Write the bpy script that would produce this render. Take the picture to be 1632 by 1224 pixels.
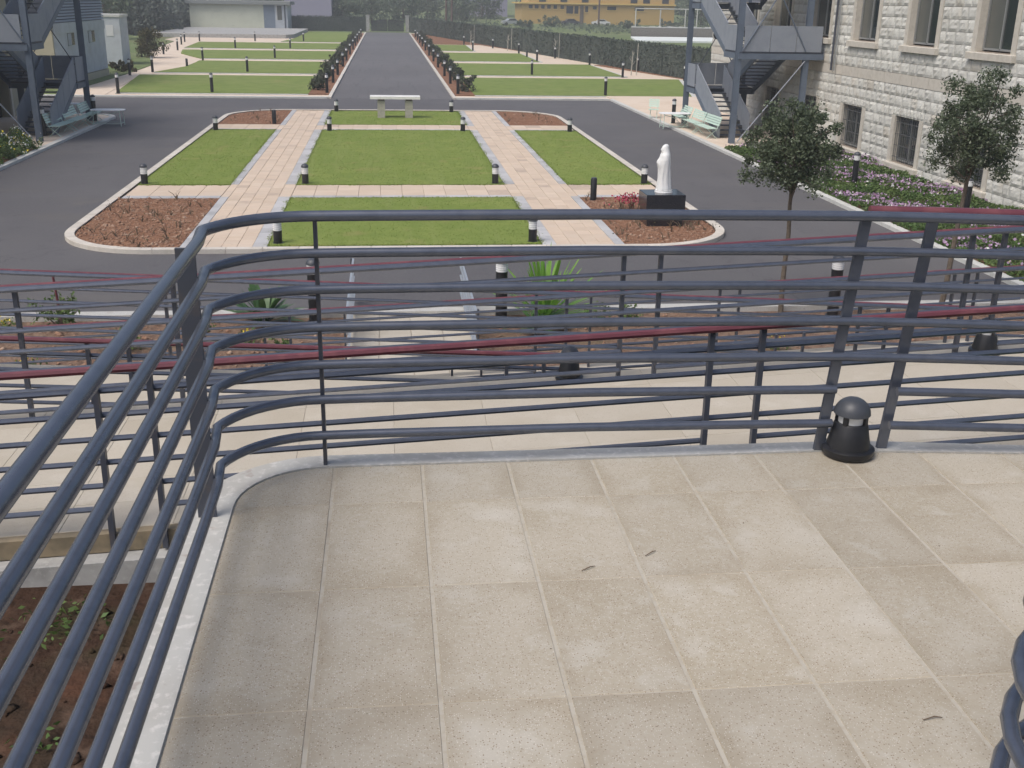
import bpy, math, random
import numpy as np
from mathutils import Vector, Matrix
R = math.radians
rng = np.random.default_rng(7)
random.seed(7)
for o in list(bpy.data.objects): bpy.data.objects.remove(o)
SC = bpy.context.scene
COL = SC.collection

# ---------------------------------------------------------------- camera
HC = 5.9                                   # eye height above the courtyard
PITCH, YAW, ROLL = R(19.58), R(6.65), R(1.0)
fw = Vector((math.sin(YAW)*math.cos(PITCH), math.cos(YAW)*math.cos(PITCH), -math.sin(PITCH)))
rt0 = Vector((math.cos(YAW), -math.sin(YAW), 0)); up0 = rt0.cross(fw)
rt = rt0*math.cos(ROLL) + up0*math.sin(ROLL); up = up0*math.cos(ROLL) - rt0*math.sin(ROLL)
cd = bpy.data.cameras.new('camera'); cam = bpy.data.objects.new('camera', cd); COL.objects.link(cam)
cd.sensor_fit = 'HORIZONTAL'; cd.sensor_width = 36; cd.lens = 36*1723/1632
cd.clip_start = .05; cd.clip_end = 6000
m = Matrix((rt, up, -fw)).transposed().to_4x4(); m.translation = (0, 0, HC); cam.matrix_world = m
SC.camera = cam

# ---------------------------------------------------------------- sky, sun, exposure
W = bpy.data.worlds.new('World'); SC.world = W; W.use_nodes = True
nt = W.node_tree; nt.nodes.clear()
sky = nt.nodes.new('ShaderNodeTexSky'); sky.sky_type = 'NISHITA'; sky.sun_disc = False
SUN_EL, SUN_ROT = R(58), R(-125)
sky.sun_elevation = SUN_EL; sky.sun_rotation = SUN_ROT; sky.air_density = 1.0; sky.dust_density = 5.0; sky.ozone_density = 1.0
bg = nt.nodes.new('ShaderNodeBackground'); bg.inputs[1].default_value = .115
wo = nt.nodes.new('ShaderNodeOutputWorld')
nt.links.new(sky.outputs[0], bg.inputs[0]); nt.links.new(bg.outputs[0], wo.inputs[0])
sd = bpy.data.lights.new('sun', 'SUN'); sd.energy = 1.5; sd.angle = R(30); sd.color = (1, .97, .93)
sun = bpy.data.objects.new('sun', sd); COL.objects.link(sun)
# nishita: rotation 0 looks to +Y, turning clockwise seen from above
sdir = Vector((math.sin(SUN_ROT)*math.cos(SUN_EL), math.cos(SUN_ROT)*math.cos(SUN_EL), math.sin(SUN_EL)))
sun.rotation_euler = sdir.to_track_quat('Z', 'Y').to_euler()
vs = SC.view_settings; vs.view_transform = 'Standard'; vs.look = 'None'; vs.gamma = 1; vs.exposure = 0.34; vs.use_curve_mapping = False
cy = SC.cycles; cy.max_bounces = 6; cy.diffuse_bounces = 3; cy.glossy_bounces = 2; cy.transmission_bounces = 2; cy.volume_bounces = 0

# ---------------------------------------------------------------- materials
MATS = {}
def M(name, col, rough=.7, metal=0., noise=(), bump=None, rnd=0., spec=.5, coat=0., wave=None, speck=None, trans=0., edge=None, stretch=None, cracks=None):
    """noise: (scale, lo, hi, colour2, strength) layers in world space; bump: (scale, strength, distance)"""
    m = bpy.data.materials.new(name); m.use_nodes = True; t = m.node_tree; n = t.nodes; L = t.links
    b = n['Principled BSDF']; b.inputs['Roughness'].default_value = rough; b.inputs['Metallic'].default_value = metal
    b.inputs['Specular IOR Level'].default_value = spec; b.inputs['Coat Weight'].default_value = coat
    geo = n.new('ShaderNodeNewGeometry')
    rgb = n.new('ShaderNodeRGB'); rgb.outputs[0].default_value = (*col, 1); cur = rgb.outputs[0]
    vec = geo.outputs['Position']
    if rnd:
        oi = n.new('ShaderNodeObjectInfo')
        sc = n.new('ShaderNodeVectorMath'); sc.operation = 'SCALE'; sc.inputs[3].default_value = 37.
        cb = n.new('ShaderNodeCombineXYZ'); L.new(oi.outputs['Random'], cb.inputs[0]); L.new(oi.outputs['Random'], cb.inputs[1])
        L.new(cb.outputs[0], sc.inputs[0])
        ad = n.new('ShaderNodeVectorMath'); ad.operation = 'ADD'; L.new(vec, ad.inputs[0]); L.new(sc.outputs[0], ad.inputs[1]); vec = ad.outputs[0]
    def mix(fac, a, bcol, strength=1.):
        mx = n.new('ShaderNodeMix'); mx.data_type = 'RGBA'
        mu = n.new('ShaderNodeMath'); mu.operation = 'MULTIPLY'; mu.inputs[1].default_value = strength
        L.new(fac, mu.inputs[0]); L.new(mu.outputs[0], mx.inputs[0]); L.new(a, mx.inputs[6]); mx.inputs[7].default_value = (*bcol, 1)
        return mx.outputs[2]
    for (s, lo, hi, c2, st) in noise:
        nz = n.new('ShaderNodeTexNoise'); L.new(vec, nz.inputs['Vector']); nz.inputs['Scale'].default_value = s; nz.inputs['Detail'].default_value = 3; nz.inputs['Roughness'].default_value = .62
        mr = n.new('ShaderNodeMapRange'); mr.inputs[1].default_value = lo; mr.inputs[2].default_value = hi; mr.interpolation_type = 'SMOOTHSTEP'
        L.new(nz.outputs['Fac'], mr.inputs[0]); cur = mix(mr.outputs[0], cur, c2, st)
    if edge:            # grime gathering towards the rim of each slab
        tc = n.new('ShaderNodeTexCoord'); ab = n.new('ShaderNodeVectorMath'); ab.operation = 'ABSOLUTE'; L.new(tc.outputs['Object'], ab.inputs[0])
        dv = n.new('ShaderNodeVectorMath'); dv.operation = 'DIVIDE'; L.new(ab.outputs[0], dv.inputs[0]); dv.inputs[1].default_value = (edge[0], edge[1], 1e3)
        sp = n.new('ShaderNodeSeparateXYZ'); L.new(dv.outputs[0], sp.inputs[0]); mxx = n.new('ShaderNodeMath'); mxx.operation = 'MAXIMUM'; L.new(sp.outputs[0], mxx.inputs[0]); L.new(sp.outputs[1], mxx.inputs[1])
        nz = n.new('ShaderNodeTexNoise'); L.new(vec, nz.inputs['Vector']); nz.inputs['Scale'].default_value = 5; nz.inputs['Detail'].default_value = 6
        ad2 = n.new('ShaderNodeMath'); ad2.operation = 'MULTIPLY_ADD'; L.new(nz.outputs['Fac'], ad2.inputs[0]); ad2.inputs[1].default_value = 1.5; L.new(mxx.outputs[0], ad2.inputs[2])
        mr = n.new('ShaderNodeMapRange'); mr.inputs[1].default_value = 1.3; mr.inputs[2].default_value = 1.95; mr.interpolation_type = 'SMOOTHSTEP'; L.new(ad2.outputs[0], mr.inputs[0])
        cur = mix(mr.outputs[0], cur, edge[2], edge[3])
    if cracks:          # wandering cracks and patched cells
        wn = n.new('ShaderNodeTexNoise'); L.new(vec, wn.inputs['Vector']); wn.inputs['Scale'].default_value = .9; wn.inputs['Detail'].default_value = 3
        wa = n.new('ShaderNodeVectorMath'); wa.operation = 'MULTIPLY_ADD'; L.new(wn.outputs['Color'], wa.inputs[0]); wa.inputs[1].default_value = (1.6, 1.6, 0); L.new(vec, wa.inputs[2])
        vo = n.new('ShaderNodeTexVoronoi'); vo.feature = 'DISTANCE_TO_EDGE'; vo.inputs['Scale'].default_value = cracks[0]; L.new(wa.outputs[0], vo.inputs['Vector'])
        mr = n.new('ShaderNodeMapRange'); mr.inputs[1].default_value = cracks[1]; mr.inputs[2].default_value = 0; L.new(vo.outputs['Distance'], mr.inputs[0])
        k2 = n.new('ShaderNodeTexNoise'); L.new(vec, k2.inputs['Vector']); k2.inputs['Scale'].default_value = .14; m2 = n.new('ShaderNodeMapRange'); m2.inputs[1].default_value = .48; m2.inputs[2].default_value = .6; L.new(k2.outputs['Fac'], m2.inputs[0])
        mm = n.new('ShaderNodeMath'); mm.operation = 'MULTIPLY'; L.new(mr.outputs[0], mm.inputs[0]); L.new(m2.outputs[0], mm.inputs[1]); cur = mix(mm.outputs[0], cur, cracks[2], .6)
        vc = n.new('ShaderNodeTexVoronoi'); vc.inputs['Scale'].default_value = .11; L.new(wa.outputs[0], vc.inputs['Vector']); sc_ = n.new('ShaderNodeSeparateColor'); L.new(vc.outputs['Color'], sc_.inputs[0])
        mr = n.new('ShaderNodeMapRange'); mr.inputs[1].default_value = .6; mr.inputs[2].default_value = 1; L.new(sc_.outputs[0], mr.inputs[0]); cur = mix(mr.outputs[0], cur, cracks[3], .45)
    if stretch:         # long streaks along one axis
        for (vx, s, lo, hi, c2, st) in stretch:
            mp = n.new('ShaderNodeMapping'); mp.inputs['Scale'].default_value = vx; L.new(vec, mp.inputs[0]); nz = n.new('ShaderNodeTexNoise'); L.new(mp.outputs[0], nz.inputs['Vector']); nz.inputs['Scale'].default_value = s; nz.inputs['Detail'].default_value = 5
            mr = n.new('ShaderNodeMapRange'); mr.inputs[1].default_value = lo; mr.inputs[2].default_value = hi; mr.interpolation_type = 'SMOOTHSTEP'; L.new(nz.outputs['Fac'], mr.inputs[0]); cur = mix(mr.outputs[0], cur, c2, st)
    if speck:
        for (s, thr, c2) in speck:
            v = n.new('ShaderNodeTexVoronoi'); L.new(vec, v.inputs['Vector']); v.inputs['Scale'].default_value = s
            mr = n.new('ShaderNodeMapRange'); mr.inputs[1].default_value = thr; mr.inputs[2].default_value = thr*.6
            sp = n.new('ShaderNodeSeparateColor'); L.new(v.outputs['Color'], sp.inputs[0])
            gt = n.new('ShaderNodeMath'); gt.operation = 'GREATER_THAN'; gt.inputs[1].default_value = .62; L.new(sp.outputs[0], gt.inputs[0])
            mu = n.new('ShaderNodeMath'); mu.operation = 'MULTIPLY'
            L.new(v.outputs['Distance'], mr.inputs[0]); L.new(mr.outputs[0], mu.inputs[0]); L.new(gt.outputs[0], mu.inputs[1])
            cur = mix(mu.outputs[0], cur, c2, .8)
    if rnd:
        mr = n.new('ShaderNodeMapRange'); mr.inputs[3].default_value = 1-rnd; mr.inputs[4].default_value = 1+rnd
        L.new(oi.outputs['Random'], mr.inputs[0])
        vm = n.new('ShaderNodeVectorMath'); vm.operation = 'SCALE'; L.new(cur, vm.inputs[0]); L.new(mr.outputs[0], vm.inputs[3]); cur = vm.outputs[0]
    L.new(cur, b.inputs['Base Color'])
    if bump:
        nz = n.new('ShaderNodeTexNoise'); L.new(vec, nz.inputs['Vector']); nz.inputs['Scale'].default_value = bump[0]; nz.inputs['Detail'].default_value = 4
        bp = n.new('ShaderNodeBump'); bp.inputs['Strength'].default_value = bump[1]; bp.inputs['Distance'].default_value = bump[2]
        L.new(nz.outputs['Fac'], bp.inputs['Height']); L.new(bp.outputs[0], b.inputs['Normal'])
    if trans:
        tr = n.new('ShaderNodeBsdfTranslucent'); L.new(cur, tr.inputs[0]); mx = n.new('ShaderNodeMixShader'); mx.inputs[0].default_value = trans
        L.new(b.outputs[0], mx.inputs[1]); L.new(tr.outputs[0], mx.inputs[2]); L.new(mx.outputs[0], n['Material Output'].inputs[0])
    MATS[name] = m
    return m
M('asphalt', (.090, .088, .094), .8, noise=[(.25, .4, .68, (.108, .106, .111), .8), (.06, .45, .6, (.077, .076, .083), .7), (14, .45, .65, (.125, .122, .126), .45), (1.1, .58, .72, (.060, .059, .065), .5), (.4, .62, .74, (.135, .125, .112), .55), (70, .48, .7, (.17, .165, .165), .5)],
  stretch=[((1, .18, 1), .9, .5, .7, (.112, .109, .112), .5), ((.25, 1, 1), .6, .54, .7, (.12, .113, .106), .5)], cracks=(.22, .006, (.03, .03, .033), (.10, .098, .10)), bump=(160, .6, .006), spec=.35)
M('road_asphalt', (.120, .118, .124), .82, noise=[(.2, .4, .68, (.142, .139, .143), .7), (.05, .45, .6, (.105, .103, .109), .7), (12, .45, .65, (.15, .147, .15), .4)],
  stretch=[((1, .1, 1), .8, .5, .7, (.135, .13, .134), .7), ((1, .06, 1), 3, .56, .7, (.085, .083, .088), .5)], cracks=(.16, .012, (.045, .045, .048), (.125, .12, .12)), bump=(160, .5, .006), spec=.3)  # paler than the drive: grazing sheen and haze put into the colour
M('tile', (.414, .374, .303), .62, noise=[(1.5, .46, .7, (.325, .282, .205), .6), (2.3, .52, .74, (.505, .485, .435), .6), (6, .54, .7, (.47, .443, .385), .6), (9, .5, .75, (.325, .287, .22), .35), (60, .48, .7, (.47, .443, .38), .5)],
  speck=[(150, .33, (.2, .14, .09)), (210, .3, (.66, .63, .57)), (60, .13, (.14, .10, .065)), (34, .07, (.10, .075, .05))], bump=(140, .35, .002), rnd=.085, spec=.4, edge=(.156, .278, (.318, .272, .20), .62))
M('grout', (.43, .40, .34), .85, noise=[(30, .45, .6, (.38, .335, .265), .6), (3, .52, .66, (.31, .265, .2), .6)])
M('ramp_tile', (.45, .41, .34), .7, noise=[(1.2, .42, .68, (.39, .345, .27), .6), (3, .52, .72, (.51, .475, .41), .6), (60, .45, .7, (.40, .355, .285), .4)], speck=[(90, .25, (.28, .22, .16))], rnd=.03)
M('ramp_edge', (.23, .185, .12), .85, noise=[(6, .4, .66, (.13, .11, .075), .8), (1.5, .5, .7, (.30, .25, .17), .6)])
M('white_kerb', (.425, .425, .405), .75, noise=[(3, .45, .65, (.35, .335, .305), .6), (40, .5, .7, (.7, .68, .65), .4), (11, .66, .74, (.25, .2, .17), .5)], bump=(60, .15, .003))
M('grey_concrete', (.36, .36, .35), .85, noise=[(4, .42, .66, (.22, .22, .21), .7), (28, .5, .7, (.46, .46, .44), .4)], bump=(40, .3, .004))
M('dirty_concrete', (.19, .18, .16), .9, noise=[(6, .42, .66, (.09, .085, .07), .8)], bump=(40, .4, .006))
M('rail_paint', (.125, .140, .178), .27, .55, noise=[(18, .42, .7, (.10, .115, .148), .8), (5, .55, .7, (.15, .16, .185), .6), (120, .62, .75, (.16, .16, .165), .45), (40, .68, .76, (.14, .12, .105), .4)], bump=(90, .08, .001), spec=.75)
M('post_paint', (.055, .062, .082), .42, noise=[(14, .5, .72, (.10, .085, .08), .5)], spec=.5)
M('red_paint', (.125, .034, .046), .35, noise=[(12, .45, .7, (.20, .07, .075), .6)], spec=.5)
M('galvanised', (.52, .55, .58), .4, .6, noise=[(20, .4, .7, (.4, .43, .46), .6)])
M('paver', (.55, .445, .345), .8, noise=[(.8, .4, .7, (.59, .495, .40), .8), (.35, .55, .7, (.48, .38, .285), .6), (25, .45, .7, (.52, .40, .31), .4)], bump=(60, .2, .003), rnd=.055)
M('paver_dull', (.49, .395, .31), .8, noise=[(8, .4, .7, (.38, .30, .25), .7)], rnd=.08)
M('border_stone', (.42, .42, .425), .8, noise=[(2, .4, .7, (.34, .345, .36), .7), (25, .45, .7, (.5, .5, .5), .4)], bump=(50, .3, .004), rnd=.12)
M('mortar', (.36, .30, .24), .9)
M('kerb_stone', (.56, .525, .47), .8, noise=[(1.5, .42, .66, (.46, .42, .36), .7), (22, .5, .7, (.62, .59, .54), .5)], bump=(40, .3, .004), rnd=.07)
M('pale_paving', (.62, .52, .42), .85, noise=[(.5, .4, .7, (.55, .44, .33), .7), (6, .45, .7, (.66, .58, .5), .5)])
M('pale_edge', (.54, .545, .52), .8, noise=[(1, .4, .7, (.44, .445, .42), .6), (6, .55, .7, (.36, .35, .32), .5)])
M('lawn', (.178, .238, .056), .95, stretch=[((1, .05, 1), 3, .5, .7, (.21, .26, .08), .6)], noise=[(.35, .38, .66, (.225, .275, .075), .8), (2.2, .42, .62, (.145, .205, .045), .6), (.8, .55, .72, (.27, .245, .10), .7), (22, .4, .7, (.2, .25, .075), .6)], bump=(45, .9, .03), spec=.1)
M('lawn_far', (.175, .23, .065), .95, noise=[(.12, .38, .66, (.2, .235, .085), .8), (.9, .42, .66, (.125, .175, .05), .6), (.3, .6, .72, (.26, .23, .11), .5), (9, .4, .7, (.18, .23, .07), .5)], bump=(30, .8, .03), spec=.1)
M('blade', (.205, .275, .066), .8, stretch=[((1, .05, 1), 3, .5, .7, (.26, .30, .10), .6)], noise=[(.9, .4, .65, (.25, .31, .075), .8), (40, .4, .7, (.15, .225, .042), .7), (.35, .58, .72, (.29, .28, .10), .6)], spec=.2, trans=.25)
M('soil', (.21, .112, .07), .95, noise=[(1.3, .4, .66, (.26, .145, .09), .8), (7, .45, .65, (.14, .062, .036), .8), (30, .5, .7, (.3, .19, .13), .5)], bump=(9, 1., .06), spec=.1)
M('dark_soil', (.046, .027, .019), .95, noise=[(1.6, .44, .64, (.036, .028, .02), .85), (5, .52, .68, (.11, .075, .055), .6), (1.1, .54, .7, (.035, .04, .02), .8), (.8, .56, .7, (.10, .045, .028), .7)], bump=(9, 1., .06), spec=.1)
M('strip_soil', (.165, .105, .074), .95, noise=[(1.3, .4, .66, (.21, .145, .105), .8), (7, .45, .65, (.10, .062, .045), .8), (30, .5, .7, (.3, .23, .18), .6), (.6, .55, .7, (.10, .09, .05), .6)], bump=(9, 1., .06), spec=.1)
M('clod', (.285, .17, .112), .95, noise=[(8, .4, .66, (.19, .10, .062), .8), (3, .5, .66, (.42, .31, .23), .7)])
M('black_metal', (.012, .013, .016), .38, noise=[(9, .5, .75, (.03, .03, .034), .6)], spec=.5)
M('lamp_grey', (.05, .056, .068), .45, spec=.5)
M('lens', (.62, .63, .63), .25, noise=[(14, .45, .7, (.62, .63, .62), .6)], spec=.5)
M('white_stone', (.74, .74, .72), .55, noise=[(6, .45, .7, (.62, .62, .6), .6)])
M('statue_white', (.72, .73, .73), .5, noise=[(7, .45, .7, (.62, .64, .64), .5)])
M('granite', (.012, .013, .018), .12, noise=[(120, .5, .6, (.05, .05, .055), .6)], spec=.6)
M('altar_stone', (.42, .40, .35), .8, noise=[(8, .4, .7, (.33, .31, .27), .7)], bump=(30, .4, .01))
M('facade', (.57, .57, .53), .9, noise=[(1.6, .4, .66, (.49, .485, .445), .7), (14, .42, .66, (.61, .61, .575), .6), (.4, .55, .68, (.47, .43, .36), .6), (4, .62, .72, (.36, .34, .29), .5)], bump=(24, .8, .02), rnd=.09, spec=.25)
M('facade_smooth', (.55, .52, .46), .85, noise=[(5, .4, .66, (.47, .44, .38), .7)], rnd=.05)
M('facade_mortar', (.30, .25, .20), .95, noise=[(4, .4, .7, (.24, .19, .15), .7)])
M('trim_stone', (.53, .50, .44), .8, noise=[(5, .4, .66, (.45, .42, .36), .7)])
M('glass', (.02, .028, .028), .06, spec=.7)
M('glass_dull', (.10, .105, .095), .18, spec=.6)
M('window_metal', (.35, .36, .36), .45, .5)
M('grille', (.10, .105, .11), .5)
M('tower_paint', (.115, .145, .19), .5, noise=[(3, .42, .7, (.095, .12, .16), .7)], spec=.45)
M('tower_panel', (.25, .275, .315), .55, noise=[(2, .42, .7, (.21, .235, .275), .7)], spec=.4)
M('tower_dark', (.045, .055, .075), .55)
M('render_white', (.44, .475, .51), .85, noise=[(1.2, .42, .66, (.38, .41, .44), .7), (.5, .55, .7, (.36, .37, .37), .5)])
M('render_beige', (.40, .37, .27), .85, noise=[(1.2, .42, .66, (.34, .32, .24), .7)])
M('louvre', (.33, .36, .41), .6)
M('plaster_green', (.52, .54, .44), .85, noise=[(.4, .42, .66, (.45, .47, .38), .7), (1.4, .6, .72, (.36, .38, .3), .5)])
M('door_blue', (.16, .20, .25), .6)
M('roof_grey', (.2, .215, .21), .85)
M('yellow_wall', (.46, .315, .11), .85, noise=[(.2, .42, .66, (.45, .30, .10), .7)])
M('yellow_trim', (.62, .45, .14), .85)
M('dark_window', (.03, .035, .04), .2)
M('field', (.16, .20, .09), .95, noise=[(.03, .38, .62, (.13, .18, .075), .8), (.15, .42, .66, (.21, .22, .12), .7), (1.2, .42, .66, (.10, .14, .06), .6), (.05, .6, .74, (.24, .17, .10), .6)], bump=(3, 1., .3), spec=.1)
M('hedge_leaf', (.10, .122, .106), .8, noise=[(.5, .4, .66, (.11, .125, .105), .8), (6, .42, .66, (.06, .08, .066), .6)], spec=.25, trans=.15)
M('hedge_core', (.06, .075, .066), .95)
M('shrub_leaf', (.075, .09, .062), .75, noise=[(1.5, .46, .64, (.105, .085, .085), .7), (12, .4, .66, (.065, .085, .05), .6)], spec=.3, trans=.15)
M('tree_leaf', (.10, .132, .078), .45, noise=[(1.4, .4, .62, (.12, .145, .085), .7), (16, .45, .66, (.055, .08, .046), .7), (45, .55, .7, (.13, .14, .09), .5)], spec=.4, trans=.2)
M('far_leaf', (.135, .17, .115), .85, noise=[(.12, .38, .62, (.17, .20, .135), .8), (.8, .42, .66, (.10, .135, .092), .7)], spec=.15, trans=.2)  # lightened leaf green: distance haze put into the colour
M('bush_leaf', (.085, .085, .042), .8, noise=[(2, .42, .62, (.12, .10, .055), .7)], spec=.2, trans=.2)
M('bark', (.13, .105, .08), .9, noise=[(12, .42, .66, (.07, .055, .042), .7)], bump=(30, .6, .01))
M('ground_leaf', (.085, .15, .042), .6, noise=[(1.2, .4, .62, (.135, .19, .055), .7), (14, .45, .66, (.06, .10, .03), .6)], spec=.35, trans=.2)
M('petal_pink', (.42, .28, .44), .7, noise=[(9, .45, .65, (.55, .45, .55), .7), (4, .55, .68, (.34, .10, .27), .7)], trans=.2)
M('petal_white', (.72, .74, .72), .7, noise=[(5, .55, .65, (.70, .60, .12), .7)], trans=.2)
M('petal_yellow', (.72, .58, .04), .7)
M('petal_red', (.34, .035, .07), .7)
M('yucca_leaf', (.15, .34, .04), .5, noise=[(3, .4, .66, (.22, .38, .07), .7)], spec=.4, trans=.25)
M('broad_leaf', (.06, .13, .045), .45, noise=[(5, .4, .66, (.09, .17, .06), .7)], spec=.45, trans=.2)
M('twig', (.13, .095, .065), .9)
M('green_slats', (.50, .64, .56), .55)
M('table_white', (.78, .79, .79), .5)
M('wood_pole', (.11, .075, .06), .9)
M('gate_black', (.018, .022, .028), .6)
M('car_dark', (.05, .055, .07), .3, coat=.5)
M('car_silver', (.42, .43, .44), .35, .3, coat=.5)
M('car_white', (.66, .67, .68), .35, coat=.5)
M('tyre', (.015, .015, .015), .9)
M('violet_wall', (.28, .27, .36), .85)
M('pool_white', (.66, .70, .68), .8)

# ---------------------------------------------------------------- mesh helpers
class MB:
    def __init__(s): s.v = []; s.f = []
    def add(s, v, f):
        k = len(s.v); s.v += [tuple(p) for p in v]; s.f += [tuple(i+k for i in q) for q in f]; return s
    def box(s, x0, x1, y0, y1, z0, z1):
        return s.add([(x0,y0,z0),(x1,y0,z0),(x1,y1,z0),(x0,y1,z0),(x0,y0,z1),(x1,y0,z1),(x1,y1,z1),(x0,y1,z1)],
                     [(3,2,1,0),(4,5,6,7),(0,1,5,4),(1,2,6,5),(2,3,7,6),(3,0,4,7)])
    def slab(s, x0, x1, y0, y1, z0, z1, c=.006):
        """box with a chamfered top edge"""
        zc = z1-c
        v = [(x0,y0,z0),(x1,y0,z0),(x1,y1,z0),(x0,y1,z0),(x0,y0,zc),(x1,y0,zc),(x1,y1,zc),(x0,y1,zc),(x0+c,y0+c,z1),(x1-c,y0+c,z1),(x1-c,y1-c,z1),(x0+c,y1-c,z1)]
        f = [(8,9,10,11)]
        for a, b in ((0,4),(4,8)): f += [(a+i, a+(i+1) % 4, b+(i+1) % 4, b+i) for i in range(4)]
        return s.add(v, f)
    def prism(s, poly, z0, z1, c=0.):
        """poly counter-clockwise; z0/z1 numbers or functions of (x,y)"""
        n = len(poly); g0 = z0 if callable(z0) else (lambda x, y: z0); g1 = z1 if callable(z1) else (lambda x, y: z1)
        v = [(x, y, g0(x, y)) for x, y in poly]
        if c:
            cx = sum(p[0] for p in poly)/n; cy = sum(p[1] for p in poly)/n
            v += [(x, y, g1(x, y)-c) for x, y in poly]
            for x, y in poly:
                d = math.hypot(x-cx, y-cy) or 1; k = min(1, 1.4*c/d); v.append((x+(cx-x)*k, y+(cy-y)*k, g1(x, y)))
            f = [tuple(range(2*n, 3*n))]; rings = 2
        else:
            v += [(x, y, g1(x, y)) for x, y in poly]; f = [tuple(range(n, 2*n))]; rings = 1
        f.append(tuple(range(n-1, -1, -1)))
        for r in range(rings): f += [(r*n+i, r*n+(i+1) % n, (r+1)*n+(i+1) % n, (r+1)*n+i) for i in range(n)]
        return s.add(v, f)
    def strip(s, a, b, z0, z1, closed=False):
        """prism between two polylines of equal length"""
        n = len(a); v = []
        g0 = z0 if callable(z0) else (lambda x, y: z0); g1 = z1 if callable(z1) else (lambda x, y: z1)
        for (p, q) in zip(a, b): v += [(*p, g0(*p)), (*q, g0(*q)), (*q, g1(*q)), (*p, g1(*p))]
        f = []
        for i in range(n if closed else n-1):
            j = (i+1) % n
            for k in range(4): f.append((i*4+k, i*4+(k+1) % 4, j*4+(k+1) % 4, j*4+k))
        if not closed: f += [(3,2,1,0), tuple((n-1)*4+k for k in range(4))]
        return s.add(v, f)
    def tube(s, pts, r, n=8, caps=True):
        pts = [Vector(p) for p in pts]; rr = r if isinstance(r, (list, tuple)) else [r]*len(pts)
        v = []; f = []; ref = None
        for i, p in enumerate(pts):
            t = ((pts[min(i+1, len(pts)-1)]-p).normalized() + (p-pts[max(i-1, 0)]).normalized())
            t = t.normalized() if t.length > 1e-6 else Vector((0, 0, 1))
            if ref is None: ref = Vector((0, 0, 1)) if abs(t.z) < .9 else Vector((1, 0, 0))
            a = t.cross(ref).normalized(); b = a.cross(t).normalized()
            if abs(t.dot(ref)) > .98: a = t.orthogonal().normalized(); b = a.cross(t)
            for k in range(n):
                w = 2*math.pi*k/n; q = p + (a*math.cos(w)+b*math.sin(w))*rr[i]; v.append(tuple(q))
        for i in range(len(pts)-1):
            for k in range(n): f.append((i*n+k, i*n+(k+1) % n, (i+1)*n+(k+1) % n, (i+1)*n+k))
        if caps: f += [tuple(range(n-1, -1, -1)), tuple(range((len(pts)-1)*n, len(pts)*n))]
        return s.add(v, f)
    def lathe(s, prof, n=20, c=(0, 0, 0)):
        v = []; f = []
        for (r, z) in prof:
            for k in range(n): w = 2*math.pi*k/n; v.append((c[0]+r*math.cos(w), c[1]+r*math.sin(w), c[2]+z))
        for i in range(len(prof)-1):
            for k in range(n): f.append((i*n+k, i*n+(k+1) % n, (i+1)*n+(k+1) % n, (i+1)*n+k))
        f += [tuple(range(n-1, -1, -1)), tuple(range((len(prof)-1)*n, len(prof)*n))]
        return s.add(v, f)
    def bar(s, p, q, w, h):
        """rectangular bar between two points"""
        p = Vector(p); q = Vector(q); t = (q-p).normalized(); a = t.cross(Vector((0, 0, 1)))
        a = a.normalized() if a.length > 1e-4 else Vector((1, 0, 0)); b = a.cross(t)
        v = [tuple(o+a*sx*w/2+b*sy*h/2) for o in (p, q) for sx, sy in ((-1,-1),(1,-1),(1,1),(-1,1))]
        return s.add(v, [(3,2,1,0),(4,5,6,7),(0,1,5,4),(1,2,6,5),(2,3,7,6),(3,0,4,7)])
    def mesh(s, name, mat, smooth=False):
        me = bpy.data.meshes.new(name); me.from_pydata(s.v, [], s.f); me.update()
        if mat: me.materials.append(MATS[mat])
        if smooth:
            me.polygons.foreach_set('use_smooth', [True]*len(me.polygons)); me.set_sharp_from_angle(angle=R(42))
        return me
def fast(name, v, f, mat, smooth=False):
    me = bpy.data.meshes.new(name); v = np.asarray(v, np.float32).reshape(-1, 3); f = np.asarray(f, np.int32); k = f.shape[1]
    me.vertices.add(len(v)); me.vertices.foreach_set('co', v.ravel())
    me.loops.add(f.size); me.loops.foreach_set('vertex_index', f.ravel())
    me.polygons.add(len(f)); me.polygons.foreach_set('loop_start', np.arange(0, f.size, k, dtype=np.int32))
    try: me.polygons.foreach_set('loop_total', np.full(len(f), k, np.int32))
    except Exception: pass
    me.update(calc_edges=True); me.validate()
    if mat: me.materials.append(MATS[mat])
    return me
def ob(name, mesh, parent=None, loc=(0, 0, 0), rz=0., scale=None):
    o = bpy.data.objects.new(name, mesh); COL.objects.link(o); o.location = loc
    if rz: o.rotation_euler = (0, 0, rz)
    if scale: o.scale = scale
    if parent: o.parent = parent
    return o
def tag(o, label, cat, group=None, kind=None):
    o['label'] = label; o['category'] = cat
    if group: o['group'] = group
    if kind: o['kind'] = kind
    return o
def thing(name, label, cat, loc=(0, 0, 0), rz=0., group=None, scale=None):
    return tag(ob(name, None, None, loc, rz, scale), label, cat, group)
def struct(name, mb, mat, label, cat):
    return tag(ob(name, mb.mesh(name, mat) if isinstance(mb, MB) else mb), label, cat, None, 'structure')
def build(spec, name, label, cat, loc, rz=0., group=None, scale=None):
    """a thing from shared part meshes: spec = [(part name, mesh, [(sub-part name, mesh)])]"""
    t = thing(name, label, cat, loc, rz, group, scale)
    for (pn, me, subs) in spec:
        p = ob(pn, me, t)
        for (sn, sm) in subs: ob(sn, sm, p)
    return t
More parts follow.
